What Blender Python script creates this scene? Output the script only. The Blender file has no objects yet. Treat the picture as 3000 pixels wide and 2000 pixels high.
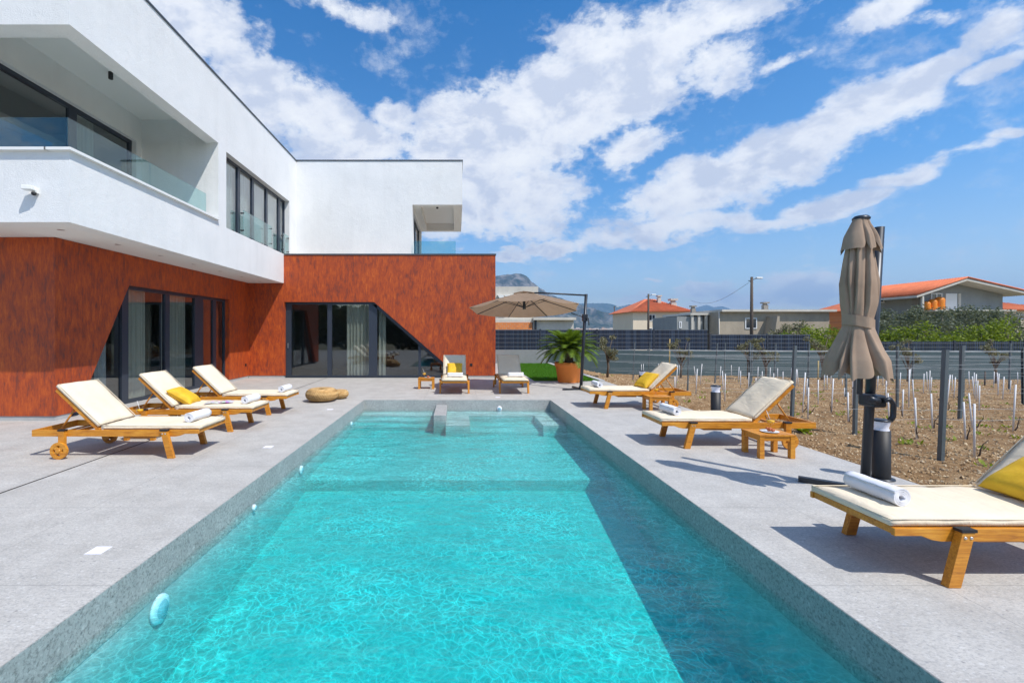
import bpy, bmesh, math, random
import numpy as np
from mathutils import Vector, Matrix, noise
from mathutils.geometry import tessellate_polygon
PI = math.pi
R = math.radians
S = bpy.context.scene
C = S.collection

# ------------------------------------------------------------------ camera
K, CX, CY, EYE = 1045.3, 1048.0, 763.0, 1.5          # focal length and vanishing point in the photograph (2352 wide)
cam = bpy.data.objects.new('camera', bpy.data.cameras.new('camera'))
C.objects.link(cam); S.camera = cam
cam.location = (0, 0, EYE); cam.rotation_euler = (PI/2, 0, 0)
cam.data.lens = 16; cam.data.sensor_width = 36
cam.data.shift_x = 128/2352; cam.data.shift_y = -21/2352
cam.data.clip_start = .05; cam.data.clip_end = 30000

# ------------------------------------------------------------------ sun, sky, exposure
SUN_DIR = Vector((-.51, .46, -1.0)).normalized()       # travel direction of the light
to_sun = -SUN_DIR
sl = bpy.data.lights.new('sun', 'SUN'); sl.energy = 4.6; sl.angle = R(.5); sl.color = (1, .955, .89)
so = bpy.data.objects.new('sun', sl); C.objects.link(so)
so.rotation_euler = SUN_DIR.to_track_quat('-Z', 'Y').to_euler()
S.view_settings.view_transform = 'Standard'; S.view_settings.look = 'None'
S.view_settings.exposure = 0.12; S.view_settings.gamma = 1
try:
    S.cycles.use_denoising = True
    S.cycles.max_bounces = 10; S.cycles.diffuse_bounces = 4; S.cycles.glossy_bounces = 4
    S.cycles.transmission_bounces = 6; S.cycles.transparent_max_bounces = 16; S.cycles.volume_bounces = 0
    S.cycles.sample_clamp_indirect = 4
    S.cycles.caustics_reflective = False; S.cycles.caustics_refractive = False
except Exception:
    pass

class NT:
    """tiny helper to write node trees"""
    def __init__(s, tree): s.t = tree; s.n = tree.nodes; s.l = tree.links
    def put(s, sock, v):
        if hasattr(v, 'is_linked') or isinstance(v, bpy.types.NodeSocket): s.l.new(v, sock)
        else: sock.default_value = v
    def node(s, typ, **kw):
        nd = s.n.new(typ)
        for k, v in kw.items(): setattr(nd, k, v)
        return nd
    def math(s, op, a, b=0.0, c=None, clamp=False):
        nd = s.node('ShaderNodeMath', operation=op, use_clamp=clamp)
        s.put(nd.inputs[0], a); s.put(nd.inputs[1], b)
        if c is not None: s.put(nd.inputs[2], c)
        return nd.outputs[0]
    def vmath(s, op, a, b=(0, 0, 0)):
        nd = s.node('ShaderNodeVectorMath', operation=op)
        s.put(nd.inputs[0], a); s.put(nd.inputs[1], b)
        return nd.outputs[0]
    def noise(s, vec, scale, detail=4, rough=.55, dist=0.0):
        nd = s.node('ShaderNodeTexNoise'); s.l.new(vec, nd.inputs['Vector'])
        nd.inputs['Scale'].default_value = scale; nd.inputs['Detail'].default_value = detail
        nd.inputs['Roughness'].default_value = rough; nd.inputs['Distortion'].default_value = dist
        return nd.outputs['Fac']
    def voro(s, vec, scale, feature='F1', rnd=1.0):
        nd = s.node('ShaderNodeTexVoronoi', feature=feature); s.l.new(vec, nd.inputs['Vector'])
        nd.inputs['Scale'].default_value = scale; nd.inputs['Randomness'].default_value = rnd
        return nd
    def ramp(s, fac, pts, interp='LINEAR'):
        nd = s.node('ShaderNodeValToRGB'); nd.color_ramp.interpolation = interp
        els = nd.color_ramp.elements
        while len(els) < len(pts): els.new(.5)
        for e, (p, c) in zip(els, pts):
            e.position = p; e.color = (c, c, c, 1) if isinstance(c, (int, float)) else (*c, 1)
        s.put(nd.inputs[0], fac); return nd.outputs[0]
    def mix(s, fac, a, b, mode='MIX'):
        nd = s.node('ShaderNodeMix', data_type='RGBA', blend_type=mode)
        s.put(nd.inputs[0], fac)
        s.put(nd.inputs[6], (*a, 1) if isinstance(a, tuple) and len(a) == 3 else a)
        s.put(nd.inputs[7], (*b, 1) if isinstance(b, tuple) and len(b) == 3 else b)
        return nd.outputs[2]
    def scale(s, vec, v):
        return s.vmath('MULTIPLY', vec, v)

# ---- world: Nishita sky with clouds laid out over the whole dome (direction = world direction)
w = bpy.data.worlds.new('World'); S.world = w; w.use_nodes = True
g = NT(w.node_tree); g.n.clear()
wout = g.node('ShaderNodeOutputWorld'); bg = g.node('ShaderNodeBackground'); g.l.new(bg.outputs[0], wout.inputs[0])
sky = g.node('ShaderNodeTexSky', sky_type='NISHITA', sun_disc=False)
sky.sun_elevation = math.asin(to_sun.z); sky.sun_rotation = math.atan2(to_sun.x, to_sun.y)
sky.altitude = 0; sky.air_density = 1.0; sky.dust_density = .3; sky.ozone_density = 3.0
tc = g.node('ShaderNodeTexCoord'); D = tc.outputs['Generated']
sp = g.node('ShaderNodeSeparateXYZ'); g.l.new(D, sp.inputs[0])
dx, dy, dz = sp.outputs
dys = g.math('MAXIMUM', dy, .08)
gx = g.math('DIVIDE', dx, dys); gz = g.math('DIVIDE', dz, dys)
cmb = g.node('ShaderNodeCombineXYZ'); g.l.new(gx, cmb.inputs[0]); g.l.new(gz, cmb.inputs[1]); G2 = cmb.outputs[0]
zk = g.math('ADD', g.math('MAXIMUM', dz, 0.0), .16)
c3 = g.node('ShaderNodeCombineXYZ'); g.l.new(g.math('DIVIDE', dx, zk), c3.inputs[0]); g.l.new(g.math('DIVIDE', dy, zk), c3.inputs[1])
P2 = c3.outputs[0]
warp = g.node('ShaderNodeTexNoise'); g.l.new(P2, warp.inputs['Vector']); warp.inputs['Scale'].default_value = 2.6; warp.inputs['Detail'].default_value = 5
wv = g.vmath('SUBTRACT', warp.outputs['Color'], (.5, .5, .5))
G2w = g.vmath('ADD', G2, g.scale(wv, (.10, .10, 0)))
BL = [  # cloud masses: centre, half length, half height, slope in degrees, weight
 (440, 40, 170, 95, -20, 1), (600, 190, 110, 70, -40, 1), (740, 270, 170, 75, -25, 1), (790, 345, 130, 50, 0, 1), (905, 268, 62, 36, -30, .8),
 (1130, 330, 210, 125, 25, 1.15), (1010, 400, 140, 70, 20, 1), (1290, 235, 150, 120, 40, 1.1), (1350, 110, 120, 110, 75, .95), (1500, 110, 210, 85, 30, 1.05),
 (1620, 160, 130, 60, 30, .9), (1640, 50, 240, 42, 15, .95), (1480, 200, 150, 70, 15, .95), (1180, 460, 170, 70, 5, 1.1), (1130, 520, 160, 44, 0, 1),
 (1450, 345, 110, 44, 25, .8), (1600, 420, 230, 62, 22, 1.1), (1870, 320, 290, 80, 27, 1.15), (2060, 240, 120, 62, 25, 1), (2130, 175, 150, 34, 27, .85),
 (1540, 520, 200, 36, 6, .95), (1900, 478, 130, 30, 15, 1), (1780, 520, 110, 20, 5, .8), (2070, 400, 120, 22, 12, .85), (2200, 350, 110, 15, 15, .6), (2040, 25, 120, 38, 25, .9),
 (2300, 60, 90, 60, 10, .8), (2290, 150, 90, 24, 28, .7), (1280, 570, 90, 20, 0, .8), (1165, 590, 44, 13, 0, .8), (770, 5, 130, 32, -15, .9),
 (1870, 650, 170, 34, 4, .85), (1740, 690, 300, 26, 0, .8), (1620, 668, 90, 16, 0, .7), (1500, 646, 24, 9, 0, .7), (2160, 45, 90, 20, 0, .5), (1780, 140, 90, 16, 22, .5), (2330, 300, 60, 14, 8, .5)]
dens = None
for (bx, by, ra, rb, an, wt) in BL:
    mp = g.node('ShaderNodeMapping', vector_type='TEXTURE'); g.l.new(G2w, mp.inputs[0])
    mp.inputs['Location'].default_value = ((bx-CX)/K, (CY-by)/K, 0)
    mp.inputs['Rotation'].default_value = (0, 0, R(an)); mp.inputs['Scale'].default_value = (ra/K*1.34, rb/K*1.42, 1)
    gr = g.node('ShaderNodeTexGradient', gradient_type='SPHERICAL'); g.l.new(mp.outputs[0], gr.inputs[0])
    v = g.math('MULTIPLY', gr.outputs['Fac'], wt)
    dens = v if dens is None else g.math('SMOOTH_MAX', dens, v, .12)
front = g.ramp(dy, [(.05, 0.0), (.25, 1.0)])
back = g.math('MULTIPLY', g.math('SUBTRACT', 1.0, front), g.ramp(g.noise(P2, .9, 3), [(.42, 0.0), (.65, .55)]))
DS = g.scale(D, (1, 1, 1.5)); n1 = g.noise(DS, 7.0, 9, .60, .2); n2 = g.noise(DS, 22.0, 8, .62, .1)
tx = g.math('ADD', g.math('MULTIPLY', g.math('SUBTRACT', n1, .5), 1.65), g.math('ADD', g.math('MULTIPLY', g.math('SUBTRACT', n2, .5), 1.0), g.math('MULTIPLY', g.math('SUBTRACT', g.noise(DS, 60.0, 5, .6), .5), .35)))
d0 = g.math('ADD', g.math('MULTIPLY', dens, front), back)
d1 = g.math('ADD', d0, tx)
cov = g.ramp(d1, [(.12, 0.0), (.25, .22), (.40, .74), (.58, .97), (.8, 1.0)])
cov = g.math('MULTIPLY', cov, g.ramp(d0, [(.02, 0.0), (.16, 1.0)]))
cov = g.math('MULTIPLY', cov, g.ramp(dz, [(0.005, 0.0), (.04, .65), (.14, 1.0)]))
P2s = g.vmath('ADD', DS, (.018, -.01, .045))
n1s = g.noise(P2s, 7.0, 9, .60, .2)
shade = g.math('ADD', g.math('MULTIPLY', g.math('SUBTRACT', n1, n1s), 3.4), g.math('MULTIPLY', d1, .35))
ccol = g.ramp(g.math('ADD', shade, .28), [(.1, (9.6, 9.8, 10.0)), (.5, (8.6, 8.9, 9.5)), (.9, (6.3, 6.9, 8.2))])
hz = g.ramp(dz, [(0.0, (2.1, 1.85, 1.60)), (.10, (1.6, 1.62, 1.60)), (.28, (.70, 1.34, 1.72)), (.6, (.20, 1.05, 1.62)), (.9, (.16, .92, 1.5))])
skyc = g.mix(1.0, sky.outputs[0], hz, 'MULTIPLY')
g.l.new(g.mix(cov, skyc, ccol), bg.inputs[0]); bg.inputs[1].default_value = .10

# ------------------------------------------------------------------ materials
MATS = {}
def mat(name, base=(.5, .5, .5), rough=.6, fn=None, spec=None, metal=0, **kw):
    if name in MATS: return MATS[name]
    m = bpy.data.materials.new(name); m.use_nodes = True; MATS[name] = m
    h = NT(m.node_tree); b = m.node_tree.nodes['Principled BSDF']
    b.inputs['Base Color'].default_value = (*base, 1); b.inputs['Roughness'].default_value = rough; b.inputs['Metallic'].default_value = metal
    if spec is not None: b.inputs['Specular IOR Level'].default_value = spec
    for k, v in kw.items(): b.inputs[k.replace('_', ' ')].default_value = v
    if fn: fn(h, b)
    return m
def wpos(h): return h.node('ShaderNodeNewGeometry').outputs['Position']
def opos(h): return h.node('ShaderNodeTexCoord').outputs['Object']
def bump(h, b, height, strength=.3, dist=.01):
    n = h.node('ShaderNodeBump'); n.inputs['Strength'].default_value = strength; n.inputs['Distance'].default_value = dist
    h.l.new(height, n.inputs['Height']); h.l.new(n.outputs[0], b.inputs['Normal'])

def f_deck(h, b):
    p = wpos(h)
    c = h.ramp(h.noise(p, 3.0, 6, .6), [(.3, (.415, .395, .365)), (.7, (.54, .52, .485))])
    v = h.voro(h.scale(p, (1, 1.3, 1)), 26); sel = h.ramp(h.node('ShaderNodeSeparateColor').outputs[0], [(0, 0), (1, 1)])
    sc = h.node('ShaderNodeSeparateColor'); h.l.new(v.outputs['Color'], sc.inputs[0])
    chip = h.math('MULTIPLY', h.ramp(v.outputs['Distance'], [(.22, 1.0), (.34, 0.0)]), h.ramp(sc.outputs[0], [(.62, 0.0), (.66, 1.0)]))
    c = h.mix(h.math('MULTIPLY', chip, .45), c, (.66, .655, .64))
    c = h.mix(h.ramp(h.noise(h.scale(p, (1, 1.6, 1)), 42, 4, .8), [(.40, .55), (.50, 0.0)]), c, (.26, .255, .25))
    c = h.mix(h.ramp(h.noise(h.scale(p, (1, 1.6, 1)), 55, 4, .8), [(.54, 0.0), (.62, .5)]), c, (.66, .655, .645))
    dark = h.math('MULTIPLY', h.ramp(v.outputs['Distance'], [(.14, 1.0), (.26, 0.0)]), h.ramp(sc.outputs[1], [(.88, 0.0), (.91, 1.0)]))
    c = h.mix(h.math('MULTIPLY', dark, .65), c, (.17, .17, .175))
    v2 = h.voro(p, 75); sc2 = h.node('ShaderNodeSeparateColor'); h.l.new(v2.outputs['Color'], sc2.inputs[0])
    c = h.mix(h.math('MULTIPLY', h.ramp(v2.outputs['Distance'], [(.25, 1.0), (.4, 0.0)]), h.ramp(sc2.outputs[0], [(.72, 0.0), (.76, .5)])), c, (.27, .27, .275))
    c = h.mix(h.ramp(h.noise(h.scale(p, (1, 2.2, 1)), 9, 6, .75), [(.5, 0.0), (.72, .5)]), c, (.29, .285, .275))
    c = h.mix(h.ramp(h.noise(p, .7, 5, .65), [(.45, 0.0), (.75, .22)]), c, (.34, .335, .32))
    s = h.node('ShaderNodeSeparateXYZ'); h.l.new(p, s.inputs[0])
    jx = h.math('ABSOLUTE', h.math('SUBTRACT', h.math('FRACT', h.math('DIVIDE', h.math('ADD', s.outputs[0], .12), 1.2)), .5))
    jy = h.math('ABSOLUTE', h.math('SUBTRACT', h.math('FRACT', h.math('DIVIDE', h.math('ADD', s.outputs[1], .3), 1.2)), .5))
    j = h.math('LESS_THAN', h.math('MINIMUM', jx, jy), .0021)
    c = h.mix(h.math('MULTIPLY', j, .75), c, (.24, .235, .225))
    h.l.new(c, b.inputs['Base Color'])
    h.l.new(h.ramp(h.noise(p, 2.2, 5, .6), [(.3, .5), (.7, .72)]), b.inputs['Roughness'])
    bump(h, b, h.noise(p, 60, 4), .12, .004)
M_deck = mat('porcelain_paving', fn=f_deck, spec=.35)

def f_pool(h, b):
    p = wpos(h)
    c = h.ramp(h.noise(p, 4.0, 7, .7), [(.25, (.32, .32, .31)), (.75, (.47, .47, .455))])
    v = h.voro(h.scale(p, (1, 1, 1.2)), 20); sc = h.node('ShaderNodeSeparateColor'); h.l.new(v.outputs['Color'], sc.inputs[0])
    dk = h.math('MULTIPLY', h.ramp(v.outputs['Distance'], [(.12, 1.0), (.25, 0.0)]), h.ramp(sc.outputs[0], [(.84, 0.0), (.88, 1.0)]))
    c = h.mix(h.math('MULTIPLY', dk, .75), c, (.13, .13, .135))
    lt = h.math('MULTIPLY', h.ramp(v.outputs['Distance'], [(.2, 1.0), (.38, 0.0)]), h.ramp(sc.outputs[1], [(.75, 0.0), (.8, .5)]))
    c = h.mix(lt, c, (.62, .62, .6))
    c = h.mix(h.ramp(h.noise(p, 48, 4, .8), [(.40, .6), (.52, 0.0)]), c, (.13, .13, .125))
    c = h.mix(h.ramp(h.noise(p, 60, 4, .8), [(.54, 0.0), (.62, .5)]), c, (.58, .575, .56))
    h.l.new(c, b.inputs['Base Color']); bump(h, b, h.noise(p, 50, 4), .15, .005)
M_pool = mat('pool_stone', rough=.6, fn=f_pool)
def f_basin(h, b):
    p = wpos(h); c = h.ramp(h.noise(p, 6, 7, .7), [(.25, (.40, .42, .415)), (.75, (.58, .60, .595))]); h.l.new(c, b.inputs['Base Color'])
M_basin = mat('basin_tile', rough=.6, fn=f_basin)

def f_rust(h, b):
    p = wpos(h)
    q = h.scale(p, (1, 1, .34))
    n = h.noise(q, 9.0, 8, .70, .25); n2 = h.noise(h.scale(p, (1, 1, .2)), 34, 5, .7, .2); n3 = h.noise(p, 1.1, 4)
    f = h.math('ADD', h.math('MULTIPLY', n, .50), h.math('ADD', h.math('MULTIPLY', n2, .42), h.math('MULTIPLY', n3, .16)))
    c = h.ramp(f, [(.38, (.105, .040, .034)), (.46, (.24, .048, .022)), (.53, (.38, .062, .016)), (.62, (.50, .092, .016)), (.74, (.62, .165, .030))])
    h.l.new(c, b.inputs['Base Color']); bump(h, b, n2, .12, .01)
    h.l.new(h.ramp(f, [(.4, .42), (.65, .6)]), b.inputs['Roughness'])
M_rust = mat('rust_render', fn=f_rust, spec=.4)

def f_plaster(h, b):
    p = wpos(h)
    c = h.ramp(h.noise(p, 1.2, 6, .6), [(.3, (.76, .765, .765)), (.7, (.83, .83, .825))])
    c = h.mix(h.ramp(h.noise(h.scale(p, (1, 1, .12)), 3.0, 5, .65), [(.50, 0.0), (.75, .20)]), c, (.58, .58, .56))
    h.l.new(c, b.inputs['Base Color'])
    bump(h, b, h.math('ADD', h.noise(h.scale(p, (1, 1, 2.2)), 38, 5, .7), h.noise(p, 6, 4, .6)), .6, .012)
M_white = mat('white_plaster', rough=.85, fn=f_plaster)
M_soffit = mat('soffit_paint', (.80, .79, .77), .8)
M_frame = mat('anthracite_aluminium', (.045, .056, .078), .35, metal=.3)
M_coping = mat('metal_coping', (.10, .11, .12), .4, metal=.5)
M_capw = mat('white_sill', (.82, .82, .80), .45)
M_dark = mat('dark_metal', (.035, .04, .05), .38, metal=.4)
M_black = mat('black_plastic', (.014, .014, .016), .55)
M_steel = mat('bare_steel', (.6, .6, .6), .3, metal=.9)
M_inner = mat('interior_wall', (.26, .25, .24), .8)
M_innerf = mat('interior_floor', (.14, .135, .13), .3)
def f_wood(h, b):
    p = opos(h)
    n = h.noise(h.scale(p, (2.5, 28, 28)), 2.0, 6, .65, .8)
    n2 = h.noise(p, 3.5, 3)
    c = h.ramp(h.math('ADD', h.math('MULTIPLY', n, .75), h.math('MULTIPLY', n2, .3)), [(.32, (.30, .095, .012)), (.5, (.58, .22, .018)), (.7, (.78, .37, .045))])
    h.l.new(c, b.inputs['Base Color']); bump(h, b, n, .1, .003)
M_wood = mat('varnished_wood', rough=.38, fn=f_wood)
def f_cush(h, b):
    p = opos(h)
    n = h.noise(p, 260, 2); c = h.ramp(h.noise(p, 2.5, 4), [(.3, (.74, .635, .475)), (.7, (.80, .695, .535))])
    h.l.new(c, b.inputs['Base Color'])
    bump(h, b, h.math('ADD', h.math('MULTIPLY', n, .05), h.noise(h.scale(p, (6, 2, 3)), 2.0, 3, .5, 1.2)), .4, .025)
M_cush = mat('cream_canvas', rough=.9, fn=f_cush, spec=.2)
def f_terry(h, b):
    n = h.noise(opos(h), 320, 3); bump(h, b, h.math('ADD', n, h.noise(opos(h), 30, 3)), .5, .004)
M_towel = mat('white_terry', (.80, .80, .84), .95, fn=f_terry, spec=.1)
def f_yel(h, b):
    n = h.noise(opos(h), 9, 5, .7); h.l.new(h.ramp(n, [(.3, (.66, .36, .008)), (.7, (.80, .50, .02))]), b.inputs['Base Color']); bump(h, b, n, .5, .01)
M_yellow = mat('yellow_velvet', rough=.7, fn=f_yel)
def f_canopy(h, b):
    p = opos(h); h.l.new(h.ramp(h.noise(p, 5, 5), [(.3, (.31, .222, .16)), (.7, (.40, .292, .213))]), b.inputs['Base Color']); bump(h, b, h.noise(p, 14, 4), .2, .01)
def f_canopy_t(h, b):
    f_canopy(h, b)
    tr = h.node('ShaderNodeBsdfTranslucent'); tr.inputs[0].default_value = (.40, .27, .17, 1)
    mx = h.node('ShaderNodeMixShader'); mx.inputs[0].default_value = .42
    out = [n for n in h.n if n.type == 'OUTPUT_MATERIAL'][0]
    h.l.new(b.outputs[0], mx.inputs[1]); h.l.new(tr.outputs[0], mx.inputs[2]); h.l.new(mx.outputs[0], out.inputs[0])
M_canopy = mat('taupe_canvas', rough=.9, fn=f_canopy_t, spec=.15)
M_canopyc = mat('taupe_canvas_folded', rough=.9, fn=f_canopy, spec=.15)
def f_concrete(base, var=.12):
    def f(h, b):
        p = wpos(h); lo = tuple(x*(1-var*1.6) for x in base); hi = tuple(min(1, x*(1+var)) for x in base)
        n = h.math('ADD', h.math('MULTIPLY', h.noise(h.scale(p, (1, 1, .45)), 1.1, 7, .7), .7), h.math('MULTIPLY', h.noise(p, 9, 5), .3))
        h.l.new(h.ramp(n, [(.3, lo), (.7, hi)]), b.inputs['Base Color']); bump(h, b, h.noise(p, 25, 4), .2, .01)
    return f
M_bwall = mat('painted_boundary_wall', rough=.8, fn=f_concrete((.060, .100, .112), .14))
M_gwall = mat('grey_concrete_wall', rough=.85, fn=f_concrete((.27, .29, .30), .12))
M_kerb = mat('kerb_concrete', rough=.85, fn=f_concrete((.45, .45, .44), .12))
def f_slat(h, b):
    p = wpos(h); s = h.node('ShaderNodeSeparateXYZ'); h.l.new(p, s.inputs[0])
    wn = h.node('ShaderNodeTexWhiteNoise', noise_dimensions='1D'); h.l.new(h.math('FLOOR', h.math('DIVIDE', s.outputs[0], .055)), wn.inputs['W'])
    h.l.new(h.ramp(wn.outputs[0], [(0, (.008, .014, .030)), (.6, (.016, .030, .062)), (1, (.035, .058, .10))]), b.inputs['Base Color'])
M_slat = mat('navy_privacy_strip', rough=.5, fn=f_slat)
def f_soil(h, b):
    p = wpos(h)
    c = h.ramp(h.math('ADD', h.math('MULTIPLY', h.noise(p, 2.2, 8, .72), .5), h.math('MULTIPLY', h.noise(p, 14, 8, .75), .5)), [(.33, (.13, .072, .032)), (.5, (.31, .19, .095)), (.64, (.50, .35, .20))])
    v = h.voro(p, 30); sc = h.node('ShaderNodeSeparateColor'); h.l.new(v.outputs['Color'], sc.inputs[0])
    c = h.mix(h.math('MULTIPLY', h.ramp(v.outputs['Distance'], [(.2, 1.0), (.38, 0.0)]), h.ramp(sc.outputs[0], [(.66, 0.0), (.72, .8)])), c, (.55, .44, .30))
    h.l.new(c, b.inputs['Base Color']); bump(h, b, h.noise(p, 22, 8, .75), .9, .05)
M_soil = mat('dry_soil', rough=.95, fn=f_soil, spec=.1)
M_clod = mat('soil_clods', rough=.95, spec=.1, fn=lambda h, b: h.l.new(h.ramp(h.noise(wpos(h), 13, 4, .8), [(.34, (.17, .09, .04)), (.48, (.42, .28, .15)), (.62, (.72, .60, .42))]), b.inputs['Base Color']))
M_ground = mat('field_ground', rough=.95, fn=lambda h, b: h.l.new(h.ramp(h.noise(wpos(h), .15, 8, .7), [(.35, (.10, .11, .05)), (.6, (.22, .18, .11))]), b.inputs['Base Color']))
def leafmat(name, a, c, sc=3):
    def f(h, b):
        oi = h.node('ShaderNodeNewGeometry')
        h.l.new(h.ramp(h.math('ADD', h.math('MULTIPLY', oi.outputs['Random Per Island'], .6), h.math('MULTIPLY', h.noise(oi.outputs['Position'], sc, 3), .4)), [(.1, a), (.85, c)]), b.inputs['Base Color'])
        tr = h.node('ShaderNodeBsdfTranslucent'); tr.inputs[0].default_value = (c[0]*1.1, c[1]*1.1, c[2]*.7, 1)
        mx = h.node('ShaderNodeMixShader'); mx.inputs[0].default_value = .28
        out = [n for n in h.n if n.type == 'OUTPUT_MATERIAL'][0]
        h.l.new(b.outputs[0], mx.inputs[1]); h.l.new(tr.outputs[0], mx.inputs[2]); h.l.new(mx.outputs[0], out.inputs[0])
    return mat(name, rough=.6, fn=f, spec=.3)
M_olive = leafmat('olive_leaves', (.055, .072, .042), (.185, .205, .135))
M_lime = leafmat('bright_leaves', (.07, .11, .008), (.27, .34, .02))
M_greyl = leafmat('greyish_leaves', (.10, .10, .06), (.25, .24, .15))
M_hedge = leafmat('dark_leaves', (.015, .03, .01), (.05, .08, .025))
M_palm = leafmat('cycad_leaves', (.035, .085, .008), (.17, .26, .025))
M_grass = leafmat('lawn_grass', (.045, .14, .008), (.12, .32, .02), 6)
M_bark = mat('bark', rough=.9, fn=f_concrete((.16, .12, .085), .25))
M_terra = mat('terracotta', rough=.6, fn=f_concrete((.90, .27, .05), .06))
M_tile = mat('roof_tiles', rough=.75, fn=f_concrete((.66, .17, .065), .2))
M_cream = mat('cream_render', rough=.85, fn=f_concrete((.80, .67, .50), .05))
M_grend = mat('grey_render', rough=.9, fn=f_concrete((.43, .36, .275), .16))
M_grend2 = mat('cool_grey_render', rough=.9, fn=f_concrete((.31, .32, .315), .12))
M_conc = mat('pale_concrete', rough=.9, fn=f_concrete((.62, .58, .51), .12))
def f_brick(h, b):
    nd = h.node('ShaderNodeTexBrick'); p = wpos(h); s = h.node('ShaderNodeSeparateXYZ'); h.l.new(p, s.inputs[0])
    cc = h.node('ShaderNodeCombineXYZ'); h.l.new(s.outputs[0], cc.inputs[0]); h.l.new(s.outputs[2], cc.inputs[1]); h.l.new(cc.outputs[0], nd.inputs[0])
    nd.inputs['Color1'].default_value = (.80, .25, .06, 1); nd.inputs['Color2'].default_value = (.66, .19, .05, 1); nd.inputs['Mortar'].default_value = (.5, .33, .22, 1)
    nd.inputs['Scale'].default_value = 1.6; nd.inputs['Mortar Size'].default_value = .02
    h.l.new(nd.outputs[0], b.inputs['Base Color'])
M_brick = mat('clay_blocks', rough=.9, fn=f_brick)
M_stone = mat('rubble_stone', rough=.95, fn=f_concrete((.30, .27, .23), .35))
M_wframe = mat('white_pvc', (.80, .80, .80), .4)
M_wglass = mat('window_glass_opaque', (.03, .04, .055), .08, spec=.8)
M_galv = mat('galvanised_steel', rough=.5, metal=.2, fn=f_concrete((.12, .15, .165), .15))
M_stake = mat('white_stake', (.72, .72, .73), .6)
M_vine = mat('vine_wood', (.07, .045, .03), .9)
M_bamboo = mat('bamboo', (.45, .33, .12), .7)
M_timber = mat('timber_pole', rough=.9, fn=f_concrete((.10, .075, .06), .2))
M_wirem = mat('wire', (.42, .45, .47), .5, metal=.3)
M_lampw = mat('opal_white', (.84, .84, .92), .35)
M_juice = mat('orange_juice', (.95, .52, .02), .5)
M_china = mat('china', (.8, .79, .77), .2)
M_food = mat('pastry', (.42, .10, .03), .6)
def f_rat(h, b):
    p = opos(h); s = h.node('ShaderNodeSeparateXYZ'); h.l.new(p, s.inputs[0])
    an = h.math('ARCTAN2', s.outputs[1], s.outputs[0]); rr = h.math('SQRT', h.math('ADD', h.math('MULTIPLY', s.outputs[0], s.outputs[0]), h.math('MULTIPLY', s.outputs[1], s.outputs[1])))
    row = h.math('MULTIPLY', h.math('SUBTRACT', rr, s.outputs[2]), 150)
    wv_ = h.math('MULTIPLY', h.math('SINE', row), h.math('SINE', h.math('ADD', h.math('MULTIPLY', an, 42), h.math('MULTIPLY', h.math('FLOOR', h.math('DIVIDE', row, PI)), PI/2))))
    f = h.math('ADD', h.math('MULTIPLY', wv_, .3), h.noise(p, 20, 4))
    h.l.new(h.ramp(f, [(.15, (.30, .13, .04)), (.5, (.80, .47, .17)), (.8, (.92, .66, .32))]), b.inputs['Base Color']); bump(h, b, wv_, .8, .012)
M_rat = mat('woven_rattan', rough=.7, fn=f_rat)
M_curt = mat('beige_curtain', (.74, .69, .58), .9)
M_curt2 = mat('white_curtain', (.80, .80, .78), .9)
def f_rock(h, b):
    p = wpos(h); s = h.node('ShaderNodeSeparateXYZ'); h.l.new(p, s.inputs[0])
    n = h.noise(h.scale(p, (1, 1, .5)), .012, 9, .72, .5)
    c = h.ramp(n, [(.42, (.025, .045, .03)), (.5, (.09, .095, .085)), (.60, (.24, .22, .20))])
    hi = h.ramp(h.math('ADD', h.math('DIVIDE', s.outputs[2], 520.0), h.math('MULTIPLY', n, .6)), [(.35, 0.0), (.75, 1.0)])
    c = h.mix(hi, h.mix(.5, c, (.03, .055, .025)), c)
    h.l.new(c, b.inputs['Base Color'])
M_rock = mat('limestone_mountain', rough=1, fn=f_rock, spec=0)
M_ridge = mat('wooded_ridge', rough=1, spec=0, fn=lambda h, b: h.l.new(h.ramp(h.noise(wpos(h), .006, 8, .7), [(.4, (.035, .07, .03)), (.65, (.15, .15, .10))]), b.inputs['Base Color']))

def glassmat(name, tint, refl=1.0):
    m = bpy.data.materials.new(name); m.use_nodes = True; h = NT(m.node_tree); h.n.clear(); MATS[name] = m
    o = h.node('ShaderNodeOutputMaterial'); tr = h.node('ShaderNodeBsdfTransparent'); tr.inputs[0].default_value = (*tint, 1)
    gl = h.node('ShaderNodeBsdfGlossy'); gl.inputs['Roughness'].default_value = 0.0; gl.inputs[0].default_value = (1, 1, 1, 1)
    fr = h.node('ShaderNodeFresnel'); h.l.new(h.math('SUBTRACT', 1.5, h.math('MULTIPLY', h.node('ShaderNodeNewGeometry').outputs['Backfacing'], 1.5-1/1.5)), fr.inputs[0])
    mx = h.node('ShaderNodeMixShader'); h.l.new(h.math('MULTIPLY', fr.outputs[0], refl, clamp=True), mx.inputs[0])
    h.l.new(tr.outputs[0], mx.inputs[1]); h.l.new(gl.outputs[0], mx.inputs[2]); h.l.new(mx.outputs[0], o.inputs[0]); return m
M_glass = glassmat('window_glass', (.76, .80, .80), 2.0)
M_rail = glassmat('railing_glass', (.72, .88, .88), 1.4)
M_cup = glassmat('drinking_glass', (.94, .95, .95), 1.2)

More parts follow.
